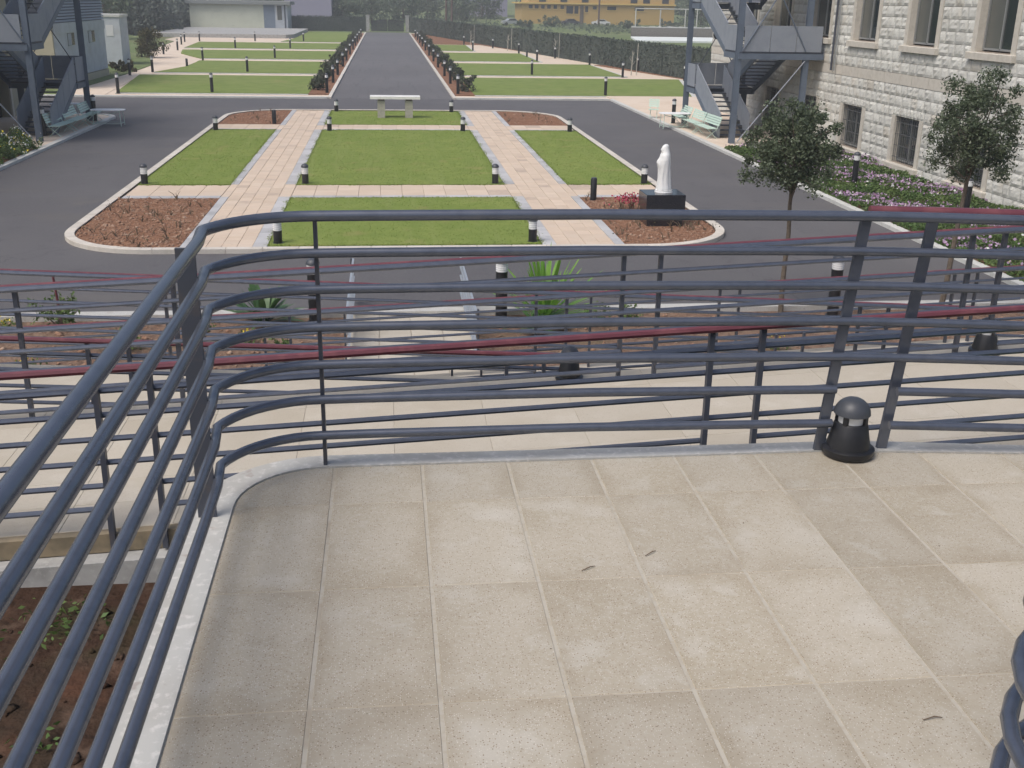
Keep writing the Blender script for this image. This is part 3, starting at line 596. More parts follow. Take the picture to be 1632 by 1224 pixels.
# terrace railing: left run, rounded corner, front run, curving off to the right
t = thing('terrace_railing', 'blue-grey seven-bar railing along the left side and front of the terrace', 'railing', (0, 0, 0))
RH = [5.215, 5.09, 4.965, 4.832, 4.697, 4.568, 4.433]
path = [(-.56, -1.5), (-.56, 1.0), (-.56, 3.20)] + arc(-.245, 3.255, .345, 170, 92, 10)[1:] + [(-.1, 3.605), (.7, 3.615), (1.4, 3.618), (1.62, 3.612), (1.87, 3.59), (2.4, 3.535), (3.0, 3.41), (3.8, 3.14)]
ix = [i for i, p in enumerate(path) if abs(p[0]-1.62) < .01][0]
for k, z in enumerate(RH):
    r = .0185 if k == 0 else .0165
    segs = [path] if k < 5 else [path[:ix+1], path[ix+1:]]
    for j, sg in enumerate(segs):
        dz = lambda p: -.012*max(0, (p[0]-.6))
        q = [((x-.035 if (j and abs(x-1.87) < .01) else x) + (.085*(z-TZ) if (1.5 < x < 1.95) else 0), y, z+dz((x, y))) for x, y in sg]
        if k >= 5 and j == 0: q[-1] = (1.63, 3.612, z-.01)
        ob('rail', MB().tube(q, r, 12).mesh('rail', 'rail_paint', True), t)
q = [(x + (.085*.92 if x < 1.95 else .03), y+.055, 5.225-.012*(x-.6)) for x, y in path[ix:]]
ob('handrail', MB().tube(q, .019, 10).mesh('handrail', 'red_paint', True), t)
ob('post', MB().box(-.635, -.577, 3.235, 3.247, TZ-.02, 5.19).mesh('post', 'post_paint'), t)
ob('post', MB().box(-.645, -.575, -.3, -.288, TZ-.02, 5.19).mesh('post', 'post_paint'), t)
ob('post', MB().box(-.256, -.243, 3.625, 3.66, TZ-.02, 5.20).mesh('post', 'post_paint'), t)
for x in (1.60, 1.85):
    b = MB(); v = []
    for z in (TZ-.02, 5.20): v += [(x+.085*(z-TZ)+dx, yy+.0, z) for dx, yy in ((-.018, 3.632), (.018, 3.628), (.018, 3.644), (-.018, 3.648))]
    b.add(v, [(3,2,1,0),(4,5,6,7),(0,1,5,4),(1,2,6,5),(2,3,7,6),(3,0,4,7)]); ob('post', b.mesh('post', 'rail_paint'), t)
# railing round the planter on the right
t = thing('planter_railing', 'blue-grey railing with rounded end at the right edge of the terrace', 'railing', (0, 0, 0))
pth = [(3.2, pc[1]+.365)] + [(pc[0]+.365*math.cos(R(a)), pc[1]+.365*math.sin(R(a))) for a in range(90, 271, 12)] + [(3.2, pc[1]-.365)]
for z in RH[:]: ob('rail', MB().tube([(x, y, z) for x, y in pth], .0175, 12).mesh('rail', 'rail_paint', True), t)
for x in (1.9, 3.1):
    for sy in (1, -1): ob('post', MB().box(x-.03, x+.03, pc[1]+sy*.365-.006, pc[1]+sy*.365+.006, TZ, 5.2).mesh('post', 'post_paint'), t)
# galvanised walkway rails
for x, lab in ((-.75, 'left'), (1.42, 'right')):
    t = thing('walkway_railing', f'galvanised bar railing on the {lab} side of the short walkway', 'railing', (x, 17.6, .04))
    for k in range(5): ob('bar', MB().box(-.02, .02, 0, 4.0, .14+.18*k, .17+.18*k).mesh('bar', 'galvanised'), t)
    for y in (.05, 2.0, 3.95): ob('post', MB().box(-.055 if x < 0 else .022, -.022 if x < 0 else .055, y-.025, y+.025, 0, .9).mesh('post', 'lamp_grey'), t)

# ================================================================= LAMPS
def bollard_spec(h, r, lens_h, cap_h, nm):
    zp = h-cap_h-lens_h
    post = MB().lathe([(r*1.25, 0), (r*1.25, .015), (r, .02), (r, zp-.01), (r*1.06, zp-.005), (r*1.06, zp)], 18).mesh('post', 'black_metal', True)
    lens = MB().lathe([(r*.9, zp), (r*.93, zp+.01), (r*.93, zp+lens_h-.005), (r*.9, zp+lens_h)], 18).mesh('lens', 'lens', True)
    lv = MB()
    for k in range(4):
        z = zp+lens_h*(k+.6)/4.2; lv.lathe([(r*.8, z-.012), (r*1.0, z-.014), (r*1.0, z+.010), (r*.8, z+.014)], 18)
    lv = lv.mesh('louvre', 'table_white', True)
    cap = MB().lathe([(r*.9, h-cap_h)] + [(r*1.16*math.cos(R(a)), h-cap_h+.012+(cap_h-.012)*math.sin(R(a))) for a in (0, 15, 30, 45, 60, 75, 88)], 18).mesh('cap', 'lamp_grey', True)
    return [('post', post, []), ('lens', lens, [('louvre', lv)]), ('cap', cap, [])]
SHORT = bollard_spec(.66, .108, .21, .13, 's'); TALL = bollard_spec(1.22, .10, .17, .12, 't')
STUB = [('post', MB().lathe([(.12, 0), (.12, .015), (.1, .02), (.1, .62), (.09, .635)], 18).mesh('post', 'black_metal', True), []),
        ('cap', MB().lathe([(.085, .635), (.085, .66), (.07, .67)], 18).mesh('cap', 'lamp_grey', True), [])]
g1 = 'short bollard lights on the garden island'
for x, y, lab in ((-7.86, 36.25, 'at the near end of the left lawn'), (-7.78, 51.4, 'at the far end of the left lawn'),
    (-2.66, 51.3, 'at the far left corner of the centre lawn'), (-2.72, 60.3, 'behind the stone table on the left'), (3.45, 60.3, 'behind the stone table on the right'),
    (3.48, 51.4, 'at the far right corner of the centre lawn'), (-2.73, 36.25, 'at the near left corner of the centre lawn'), (3.54, 36.25, 'at the near right corner of the centre lawn'),
    (-2.78, 27.05, 'at the near left corner of the front lawn'), (3.62, 27.05, 'at the near right corner of the front lawn'), (8.62, 36.2, 'on the island rim behind the statue'), (8.5, 51.3, 'at the far end of the right lawn')):
    build(SHORT, 'bollard_light', 'short black bollard light with white lens '+lab, 'bollard light', (x, y, .075), 0, g1)
build(STUB, 'bollard_post', 'black bollard post without lens in the back left soil bed', 'bollard', (-5.42, 54.2, .06))
build(STUB, 'bollard_post', 'black bollard post without lens beside the soil bed of the statue', 'bollard', (6.3, 33.1, .06), scale=(1, 1, 1.05))
g2 = 'tall bollard lights along the ramps'
build(TALL, 'bollard_light', 'tall black bollard light just left of the short walkway', 'bollard light', (-1.46, 20.2, .02), 0, g2, (1.15, 1.15, 1.02))
build(TALL, 'bollard_light', 'tall black bollard light just right of the short walkway', 'bollard light', (2.12, 20.2, .02), 0, g2, (1.15, 1.15, 1.02))
build(TALL, 'bollard_light', 'tall black bollard light between the two leafy street trees', 'bollard light', (8.8, 20.1, .02), 0, g2, (1.15, 1.15, 1.02))
build(TALL, 'bollard_light', 'tall black bollard light by the white table near the left stair tower', 'bollard light', (-13.95, 55.0, .09), 0)
build(TALL, 'bollard_light', 'tall black bollard light at the foot of the left stair tower', 'bollard light', (-14.55, 48.9, .09), 0)
build(TALL, 'bollard_light', 'tall black bollard light among the pink flowers by the stone building, far one', 'bollard light', (15.8, 35.6, .02), 0)
build(TALL, 'bollard_light', 'tall black bollard light among the pink flowers behind the tree trunk, near one', 'bollard light', (16.95, 30.2, .02), 0)
build(TALL, 'bollard_light', 'tall black bollard light beside the chair near the right stair tower', 'bollard light', (14.45, 55.1, .09), 0)
build(TALL, 'bollard_light', 'tall black bollard light at the foot of the right stair tower', 'bollard light', (15.6, 49.1, .09), 0)
roadY = [72.4, 81.2, 89.3, 100.6, 110.2, 121.5, 133.2, 144.3, 155, 166, 178]
for s, x in (('left', -3.82), ('right', 4.58)):
    for i, y in enumerate(roadY):
        build(TALL, 'bollard_light', f'tall bollard light, {ORD[i]} from the courtyard along the {s} side of the road', 'bollard light', (x, y, .07), 0, f'bollard lights along the {s} side of the road')
far = [(-10.95, 72.0, 'at the near edge of the first far left lawn'), (-16.5, 71.2, 'at the near left corner of the first far left lawn'), (-11.1, 92.0, 'at the near edge of the second far left lawn'), (-10.9, 113, 'at the near edge of the third far left lawn'),
    (-17.0, 107.6, 'at the far left corner of the second far left lawn'), (-17.3, 133.4, 'at the near edge of the fourth far left lawn, left one'), (-11.15, 134.6, 'at the near edge of the fourth far left lawn, right one'),
    (-17.5, 155.5, 'in front of the low platform of the pale house, left one'), (-11.1, 156, 'in front of the low platform of the pale house, right one'), (-24.4, 153, 'at the far left end of the curved walk, right one'), (-25.8, 150, 'at the far left end of the curved walk, left one'),
    (-22.7, 127.2, 'at the inner bend of the curved walk, near one'), (-24.8, 141.8, 'at the inner bend of the curved walk, far one'), (-22.6, 118.6, 'beside the brown bush on the curved walk'), (-18.3, 91.0, 'on the left edge of the curved walk, nearest the bush'),
    (-19.2, 87.1, 'at the start of the curved walk by the white outbuilding'), (-24.1, 109.9, 'behind the brown bush near the annex'),
    (11.9, 91.8, 'at the near edge of the second far right lawn'), (15.1, 112.7, 'at the near right corner of the third far right lawn'), (15.2, 129.4, 'at the far right corner of the third far right lawn'),
    (10.3, 134.8, 'at the near right corner of the fourth far right lawn'), (10.4, 151.8, 'at the far right corner of the fourth far right lawn'), (13.4, 142.3, 'against the right hedge fence, farthest'), (17.9, 119.2, 'against the right hedge fence, second farthest'),
    (19.4, 106.7, 'at the far right corner of the second far right lawn'), (14.2, 71.9, 'at the near edge of the first far right lawn'), (19.2, 90.3, 'at the near right corner of the second far right lawn'), (22.3, 98.7, 'against the right hedge fence, second nearest'), (23.4, 86.6, 'against the right hedge fence, nearest, behind the stair tower')]
for x, y, lab in far: build(TALL, 'bollard_light', 'tall black bollard light '+lab, 'bollard light', (x, y, .05), 0, 'bollard lights among the far lawns')
build(STUB, 'bollard_post', 'black bollard post without lens on the third far left lawn edge', 'bollard', (-16.9, 98.4, .05)); build(STUB, 'bollard_post', 'black bollard post without lens on the third far right lawn edge', 'bollard', (15.1, 121, .05))

# conical floor lamps
def dome(r, z0, h, n=7): return [(r*math.cos(R(90*k/n)), z0+h*math.sin(R(90*k/n))) for k in range(n)]+[(.002, z0+h)]
body = MB().lathe([(.102, 0), (.106, .008), (.106, .03), (.098, .036), (.088, .038), (.084, .06), (.068, .142), (.064, .15)], 28).mesh('body', 'black_metal', True)
win = MB().lathe([(.052, .15), (.052, .198)], 24).mesh('lens', 'lens', True)
st = MB()
for a in (20, 100, 190, 280): st.box(.056*math.cos(R(a))-.009, .056*math.cos(R(a))+.009, .056*math.sin(R(a))-.009, .056*math.sin(R(a))+.009, .145, .205)
st = st.mesh('stays', 'black_metal')
head = MB().lathe([(.055, .188)]+dome(.073, .19, .075), 28).mesh('hood', 'lamp_grey', True)
CONE = [('body', body, []), ('lens', win, [('stays', st)]), ('hood', head, [])]
build(CONE, 'floor_lamp', 'black conical floor lamp with domed hood between two terrace railing posts', 'floor lamp', (1.70, 3.60, TZ+.007), R(35), None, (.92, .92, .84))
build(CONE, 'floor_lamp', 'black conical floor lamp on the upper ramp near the middle of the picture', 'floor lamp', (1.26, 7.26, S1(1.25)), 0, None, (.95, .95, .95))
build(CONE, 'floor_lamp', 'black conical floor lamp on the upper ramp at the right edge of the picture', 'floor lamp', (4.36, 7.2, S1(4.3)), 0, None, (1.05, 1.05, 1.05))

# ================================================================= STATUE AND STONE TABLE
t = thing('pedestal', 'polished black granite pedestal in the front right soil bed', 'pedestal', (7.52, 29.35, .06))
b = MB(); b.slab(-.50, .50, -.44, .44, 0, .44, .012); ob('lower_block', b.mesh('lower_block', 'granite'), t)
b = MB(); b.slab(-.545, .545, -.48, .48, .445, .88, .014); ob('upper_block', b.mesh('upper_block', 'granite'), t)
t = thing('statue', 'white statue of a veiled robed figure standing on the black pedestal', 'statue', (7.56, 29.38, .94), R(0))
ob('plinth', MB().lathe([(.25, 0), (.25, .02), (.235, .03), (.235, .07), (.20, .09)], 28).mesh('plinth', 'statue_white', True), t)
prof = [  # z, half width across (y), half depth (x), forward shift (towards -x)
    (.085, .225, .215, .00), (.12, .222, .21, .00), (.2, .205, .20, .0), (.35, .195, .185, .0), (.5, .192, .178, .005), (.65, .195, .172, .012), (.78, .2, .168, .018), (.88, .198, .16, .02), (.96, .185, .145, .018),
    (1.02, .168, .135, .012), (1.06, .142, .125, .008), (1.10, .120, .116, .01), (1.15, .105, .110, .018), (1.20, .092, .10, .02), (1.25, .082, .088, .012), (1.285, .058, .062, .004), (1.305, .022, .026, .0)]
v = []; f = []; N = 48
zz = np.linspace(prof[0][0], prof[-1][0], 70); pa = np.array(prof)
for z in zz:
    wy, wx, sh = (np.interp(z, pa[:, 0], pa[:, k]) for k in (1, 2, 3))
    for k in range(N):
        a = 2*math.pi*k/N; c, s_ = math.cos(a), math.sin(a)
        front = max(0, -c)
        fold = 1+.035*math.sin(a*9+2*math.sin(z*4))*max(0, min(1, (.95-z)*2.5))+.02*math.sin(a*15+z*3)*max(0, min(1, (.8-z)*3))
        x, y = wx*c*fold-sh, wy*s_*fold
        hand = math.exp(-((z-.82)/.09)**2)*math.exp(-(s_/.35)**2)*front; x -= .06*hand        # joined hands
        sleeve = math.exp(-((z-.74)/.1)**2)*math.exp(-((abs(s_)-.45)/.2)**2)*front; x -= .035*sleeve
        face = math.exp(-((z-1.165)/.05)**2)*math.exp(-(s_/.42)**2)*front; x -= .012*face
        neck = math.exp(-((z-1.065)/.025)**2)*math.exp(-(s_/.5)**2)*front; x += .03*neck
        nose = math.exp(-((z-1.165)/.014)**2)*math.exp(-(s_/.12)**2)*front; x -= .014*nose
        brow = math.exp(-((z-1.185)/.01)**2)*math.exp(-((abs(s_)-.25)/.12)**2)*front; x += .008*brow
        veil = math.exp(-((abs(s_)-.62)/.12)**2)*front*(1 if .98 < z < 1.25 else 0); x -= .010*veil; y *= 1+.05*veil
        v.append((x, y, z))
for i in range(len(zz)-1):
    for k in range(N): f.append((i*N+k, i*N+(k+1) % N, (i+1)*N+(k+1) % N, (i+1)*N+k))
b = MB().add(v, f+[tuple(range(N-1, -1, -1)), tuple(range((len(zz)-1)*N, len(zz)*N))]); ob('figure', b.mesh('figure', 'statue_white', True), t)
t = thing('stone_table', 'long white stone table on two stone legs on the back lawn', 'table', (.4, 57.3, .08))
ob('top', MB().slab(-1.27, 1.27, -.42, .42, .94, 1.08, .012).mesh('top', 'white_stone'), t)
for x in (-.71, .70):
    ob('leg', MB().slab(x-.19, x+.19, -.3, .3, 0, .86, .02).mesh('leg', 'altar_stone'), t)
    ob('capital', MB().box(x-.16, x+.16, -.25, .25, .86, .94).mesh('capital', 'bark'), t)

# ================================================================= GARDEN FURNITURE
def bench_spec(L):
    b = MB(); S = []
    for k in range(5): S.append(('seat_slat', MB().box(-.24+k*.1, -.16+k*.1, 0, L, .43, .452).mesh('seat_slat', 'green_slats'), []))
    for k in range(4):
        x = .27+.035*k; z = .56+.1*k; S.append(('back_slat', MB().add([(x, 0, z), (x+.02, 0, z), (x+.05, 0, z+.075), (x+.03, 0, z+.075), (x, L, z), (x+.02, L, z), (x+.05, L, z+.075), (x+.03, L, z+.075)], [(0,1,2,3),(7,6,5,4),(1,0,4,5),(2,1,5,6),(3,2,6,7),(0,3,7,4)]).mesh('back_slat', 'green_slats'), []))
    for y in (.1, L-.1):
        b = MB(); b.bar((-.25, y, 0), (.24, y, .43), .03, .02); b.bar((.25, y, 0), (-.22, y, .43), .03, .02); b.bar((.2, y, .35), (.42, y, .96), .03, .02); S.append(('leg_frame', b.mesh('leg_frame', 'green_slats'), []))
    return S
B15 = bench_spec(1.5); B06 = bench_spec(.55)
B20 = bench_spec(2.1)
for i, (y, lab) in enumerate(((53.2, 'farthest of three'), (50.9, 'middle one of three'), (48.6, 'nearest of three'))):
    build(B20, 'slatted_bench', 'pale green slatted bench beside the right stair tower, '+lab, 'bench', (14.5+.05*i, y, .09), R(2*i-2), 'benches by the right stair tower')
    build(B20, 'slatted_bench', 'pale green slatted bench beside the left stair tower, '+lab, 'bench', (-13.85-.04*i, y+1.9, .09), R(180-2*i+2), 'benches by the left stair tower')
build(B06, 'slatted_chair', 'pale green slatted chair behind the white table on the right', 'chair', (14.3, 57.6, .09), R(75))
def table_spec(lx, ly, oval=True):
    n = 28; P = [(lx*abs(math.cos(2*math.pi*k/n))**.6*math.copysign(1, math.cos(2*math.pi*k/n)), ly*abs(math.sin(2*math.pi*k/n))**.6*math.copysign(1, math.sin(2*math.pi*k/n))) for k in range(n)]
    S = [('top', MB().prism(P, .705, .735, .006).mesh('top', 'table_white'), [])]
    for sx in (-1, 1):
        for sy in (-1, 1): S.append(('leg', MB().tube([(sx*lx*.8, sy*ly*.8, 0), (sx*lx*.75, sy*ly*.75, .70)], .016, 6).mesh('leg', 'green_slats'), []))
    b = MB()
    for sx in (-1, 1): b.tube([(sx*lx*.79, -ly*.79, .12), (sx*lx*.79, ly*.79, .12)], .01, 6)
    for sy in (-1, 1): b.tube([(-lx*.79, sy*ly*.79, .12), (lx*.79, sy*ly*.79, .12)], .01, 6); b.tube([(-lx*.75, sy*ly*.76, .66), (0, sy*ly*.78, .5), (lx*.75, sy*ly*.76, .66)], .01, 6)
    S.append(('stretcher', b.mesh('stretcher', 'green_slats'), []))
    return S
TB = table_spec(.78, .45)
build(TB, 'garden_table', 'white garden table at the kerb near the right stair tower', 'table', (14.0, 53.2, .05)); build(TB, 'garden_table', 'white garden table at the kerb near the left stair tower', 'table', (-12.95, 53.5, .03)); build(TB, 'garden_table', 'white garden table behind the left slatted bench', 'table', (-15.4, 55.7, .09))

# ================================================================= PLANTS BY THE RAMPS
def tree(name, label, base, top_z, lean, cz, r, seed, nleaf, clumps, cr, lsize, mat='tree_leaf', trunk_r=.045, group=None):
    t = thing(name, label, 'tree', (base[0], base[1], 0), 0, group); g = random.Random(seed)
    b = MB(); P = [(lean[0]*k/6+g.gauss(0, .012), lean[1]*k/6+g.gauss(0, .012), (cz)*k/6) for k in range(7)]; P[0] = (0, 0, -.05)
    b.tube(P, [trunk_r*(1.15-.55*k/6) for k in range(7)], 8)
    C, K = crown_points(nleaf, (lean[0], lean[1], cz), r, clumps, cr, seed)
    for q in K[::max(1, len(K)//22)]:
        s = Vector(P[4]).lerp(Vector(P[6]), g.random()); e = Vector(q); m_ = s.lerp(e, .5)+Vector((0, 0, .08))
        b.tube([s, m_, e], [trunk_r*.4, trunk_r*.25, trunk_r*.1], 5, False)
    ob('trunk', b.mesh('trunk', 'bark', True), t)
    ob('crown', leaf_mesh('crown', C, lsize*np.random.default_rng(seed).uniform(.6, 1.3, len(C)), mat, 0, .5), t)
    return t
tree('street_tree', 'small round-crowned leafy tree left of the tall bollard by the ramps', (7.80, 20.3), 4.2, (-.02, .1), 3.28, (.82, .82, .80), 3, 15500, 84, .22, .070, trunk_r=.052)
tree('street_tree', 'taller leafy tree in front of the stone facade at the right edge', (11.12, 20.2), 5., (.24, .1), 3.74, (.88, .88, 1.10), 5, 13500, 92, .22, .068, trunk_r=.054)
def blades(name, label, cat, loc, n, L, w, mat, seed, up=1., droop=.5):
    g = random.Random(seed); b = MB()
    for k in range(n):
        a = g.random()*6.283; el = g.uniform(.35, 1.25)*up; l = L*g.uniform(.7, 1.1); p = Vector((0, 0, .05)); d = Vector((math.cos(a)*math.cos(el), math.sin(a)*math.cos(el), math.sin(el)))
        side = Vector((-math.sin(a), math.cos(a), 0)); v = []; f = []
        for i in range(6):
            u = i/5; ww = w*(.5+1.2*u)*(1-u)**.6+.001 if i < 5 else .001
            v += [tuple(p-side*ww), tuple(p+side*ww)]; p = p+d*l/5; d = (d+Vector((0, 0, -droop*.16))).normalized()
        for i in range(5): f.append((2*i, 2*i+1, 2*i+3, 2*i+2))
        b.add(v, f)
    t = thing(name, label, cat, loc); ob('leaves', b.mesh('leaves', mat), t); ob('stem', MB().lathe([(.05, -.05), (.06, .05), (.03, .14)], 8).mesh('stem', 'bark'), t)
blades('yucca', 'spiky bright green yucca in the soil strip right of the walkway', 'plant', (2.95, 20.0, 0), 90, 1.45, .042, 'yucca_leaf', 1, 1.1, .35)
blades('broadleaf_plant', 'dark green broad-leaved plant in the soil strip left of the walkway', 'plant', (-2.4, 20.0, 0), 46, .85, .085, 'broad_leaf', 2, 1., .8)
blades('broadleaf_plant', 'low broad-leaved plant under the yucca in the soil strip', 'plant', (2.75, 19.2, 0), 34, .7, .07, 'broad_leaf', 4, .8, 1.0)
def shrub(name, label, loc, r, n, seed, mat, lsize, group=None, cat='shrub', clumps=26):
    t = thing(name, label, cat, loc, 0, group); C, K = crown_points(n, (0, 0, r[2]*.9), r, clumps, min(r)*.33, seed, .35); C[:, 2] = np.abs(C[:, 2])
    ob('foliage', leaf_mesh('foliage', C, lsize*np.random.default_rng(seed).uniform(.6, 1.3, len(C)), mat, 0, .55), t)
    b = MB()
    for q in K[::4]: b.tube([(0, 0, -.03), tuple(Vector(q)*.5), tuple(q)], [.02, .014, .006], 5, False)
    ob('stems', b.mesh('stems', 'bark'), t); return t
t = shrub('young_shrub', 'sparse dark shrub in the soil strip at the left edge of the picture', (-6.1, 20.0, 0), (.5, .35, .38), 420, 11, 'ground_leaf', .09)
tag(ob('stake', MB().tube([(-6.05, 20.0, -.1), (-6.12, 20.0, 1.05)], .022, 6).mesh('stake', 'red_paint')), 'thin reddish wooden stake by the sparse shrub', 'stake')
for i, (x, y, r, lab) in enumerate(((3.95, 19.8, .3, 'small pale green shrub right of the yucca'), (4.6, 19.9, .26, 'small pale green shrub farthest right of the yucca'), (-3.4, 19.0, .25, 'small low shrub left of the broad-leaved plant'), (-4.6, 18.6, .28, 'small low shrub between the stake and the broad-leaved plant'), (-1.9, 18.3, .2, 'small low shrub in front of the left tall bollard'))):
    shrub('low_shrub', lab, (x, y, 0), (r, r, r*.9), 240, 20+i, 'ground_leaf', .07)
for i, (x, y, lab) in enumerate(((-2.55, 18.9, 'tuft of yellow flowers in front of the broad-leaved plant'), (-7.0, 19.9, 'tuft of yellow flowers left of the stake'), (-5.9, 17.4, 'tuft of yellow flowers in front of the stake'), (6.9, 17.9, 'tuft of yellow flowers under the first tree'))):
    t = thing('flower_tuft', lab, 'flowers', (x, y, 0)); C = rng.normal(size=(16, 3))*[.10, .08, .05]+[0, 0, .22]
    ob('petals', leaf_mesh('petals', C, .05, 'petal_yellow', 0, .8), t); C = rng.normal(size=(120, 3))*[.13, .1, .06]+[0, 0, .12]; ob('leaves', leaf_mesh('leaves', C, .07, 'ground_leaf'), t)
t = thing('flower_clump', 'dark red flowers on the soil just left of the black pedestal', 'flowers', (7.05, 31.5, .07)); C = rng.normal(size=(140, 3))*[.24, .14, .08]+[0, 0, .3]
ob('petals', leaf_mesh('petals', C, .08, 'petal_red', 0, .8), t); ob('stems', twigs_mesh([(rng.normal()*.2, rng.normal()*.1, 0) for _ in range(10)], .15, .3, 'stems'), t)
# flower beds along both buildings
def flower_bed(label, soil_poly, kx, nleaf, nflow, petals, hump, lab2):
    struct('flower_bed', MB().prism(soil_poly, -.05, .06), 'soil', label, 'flower bed')
    A = np.array(soil_poly); lo, hi = A.min(0), A.max(0)
    def pts(n):
        P = np.column_stack([rng.uniform(lo[0]-.02, hi[0]-.02, n), rng.uniform(lo[1], hi[1], n)])
        h = hump*(.55+.45*np.sin(P[:, 0]*2.1+np.sin(P[:, 1]*1.3)*1.4)*np.sin(P[:, 1]*1.7+1)+.3*np.sin(P[:, 0]*5.3+P[:, 1]*4.1))
        return P, np.clip(h, .05, None)+.06
    P, h = pts(nleaf); C = np.column_stack([P, h*(.25+.75*rng.random(nleaf)**.5)])
    tag(ob('ground_cover', leaf_mesh('ground_cover', C, rng.uniform(.08, .16, nleaf), 'ground_leaf', .2, .4)), lab2+' leaves', 'ground cover', None, 'stuff')
    for nm, frac in petals:
        k = int(nflow*frac); P, h = pts(k*3); w = np.sin(P[:, 0]*1.3+P[:, 1]*.9+len(nm))+rng.normal(size=len(P))*.6; s = np.argsort(-w)[:k]; P, h = P[s], h[s]
        tag(ob('blossoms', leaf_mesh('blossoms', np.column_stack([P, h+.03+.04*rng.random(k)]), rng.uniform(.05, .10, k), nm, -.0, .9)), lab2+' '+nm.split('_')[1]+' blossoms', 'flowers', None, 'stuff')
flower_bed('flower bed at the foot of the stone building on the right', rect(14.15, 18.75, 20.85, 45.2), 14.15, 76000, 5600, (('petal_pink', .9), ('petal_white', .1)), .26, 'right flower bed')
flower_bed('flower bed at the left edge of the courtyard', rect(-18.1, -13.55, 33, 45.4), -13.65, 40000, 1300, (('petal_white', .8), ('petal_yellow', .2)), .75, 'left flower bed')

# verge shrubs along the road
for s, x in (('left', -4.55), ('right', 5.3)):
    for i in range(13):
        y = 74.6+i*8.6; shrub('verge_shrub', f'dark purplish round shrub, {ORD[i]} from the courtyard on the {s} side of the road', (x, y, .05), (.62, .95, .55), 900, 100+i+(50 if s == 'left' else 0), 'shrub_leaf', .16, f'verge shrubs on the {s} side of the road', clumps=30)

# ================================================================= STONE BUILDING (right)
FX = 18.8
t = thing('stone_building', 'pale rock-faced stone building with tall upper windows and barred basement windows', 'building', (FX, 0, 0))
Y0, Y1, ZT = 24., 64., 8.2
UP = [(y0, y0+2.22) for y0 in (27.5, 32.25, 37.1, 41.9, 46.6, 51.4, 56.2)]; LO = [(y0, y0+2.05) for y0 in (27.9, 32.7, 37.42, 42.35, 47.2, 52.)]
open_ = [(a, b_, 4.58, 7.3) for a, b_ in UP] + [(a, b_, .40, 2.05) for a, b_ in LO]
b = MB()
zs = [0, .40, 2.05, 4.58, 7.3, ZT]
for zi in range(5):
    za, zb = zs[zi], zs[zi+1]; cuts = [(a, c) for a, c, z0, z1 in open_ if z0 <= za and zb <= z1]; y = Y0
    for a, c in sorted(cuts): b.box(.05, .5, y, a, za, zb); y = c
    b.box(.05, .5, y, Y1, za, zb)
b.box(.5, 9, Y0, Y1, 0, ZT)
wall = ob('wall', b.mesh('wall', 'facade_mortar'), t)
# rock-faced blocks, eight shapes
def rock(w, h, seed):
    g = np.random.default_rng(seed); nu, nv = 6, 5; v = []; f = []
    for j in range(nv):
        for i in range(nu):
            u, q = i/(nu-1), j/(nv-1); e = min(u, 1-u, q, 1-q) > 1e-6
            v.append(((-.018-abs(g.normal())*.015-.01*g.random()) if e else -.004, (u-.5)*w, (q-.5)*h))
    for j in range(nv-1):
        for i in range(nu-1): k = j*nu+i; f.append((k+nu, k+nu+1, k+1, k))
    k = len(v); v += [(.06, -w/2, -h/2), (.06, w/2, -h/2), (.06, w/2, h/2), (.06, -w/2, h/2)]
    bt = [(i) for i in range(nu)]; tp = [(nv-1)*nu+i for i in range(nu)]; lf = [j*nu for j in range(nv)]; rg = [j*nu+nu-1 for j in range(nv)]
    f += [tuple(bt+[k+1, k]), tuple(tp[::-1]+[k+3, k+2]), tuple(lf[::-1]+[k, k+3]), tuple(rg+[k+2, k+1])]
    return v, f
CH = .393; variants = [rock(1, 1, 40+i) for i in range(8)]; vmesh = [MB().add(*q).mesh('stone_block', 'facade') for q in variants]
blocks = []
z = .02; ci = 0
while z < ZT-.1:
    h = CH
    band = 3.05 < z+h/2 < 3.45
    segs = [(Y0, Y1)]
    for a, c, z0, z1 in open_:
        if z+h > z0-.12 and z < z1+(.02 if z0 > 3 else .2): 
            ns = []
            for (p, q) in segs:
                if c+.2 <= p or a-.2 >= q: ns.append((p, q))
                else:
                    if a-.2 > p: ns.append((p, a-.2))
                    if c+.2 < q: ns.append((c+.2, q))
            segs = ns
    for (p, q) in segs:
        y = p
        while y < q-.02:
            w = random.uniform(.38, .72)*(2. if band else 1)
            if q-(y+w) < .25: w = q-y
            blocks.append((y+w/2, z+h/2, w-.014, h-.014, band)); y += w
    z += h; ci += 1
vis = sorted([k for k in blocks if k[0] > 30.8 and k[1] < 6.3 and not k[4]], key=lambda k: k[0])[:300]; vset = set(vis)
for (y, zc, w, h, bnd) in vis:
    i = random.randrange(8); o = ob('stone_block', vmesh[i], wall, (0, y, zc), 0, (1, w, h))
sv = []; sf = []; nb = 0
fq = [q for q in variants]
rest = MB(); smooth = MB()
for k in blocks:
    if k in vset: continue
    y, zc, w, h, bnd = k
    if bnd: smooth.box(-.02, .06, y-w/2, y+w/2, zc-h/2, zc+h/2); continue
    vv, fc = random.choice(variants); rest.add([(p[0], p[1]*w+y, p[2]*h+zc) for p in vv], fc)
o = ob('stone_blocks', rest.mesh('stone_blocks', 'facade'), wall); o['kind'] = 'stuff'
o = ob('smooth_course', smooth.mesh('smooth_course', 'facade_smooth'), wall)
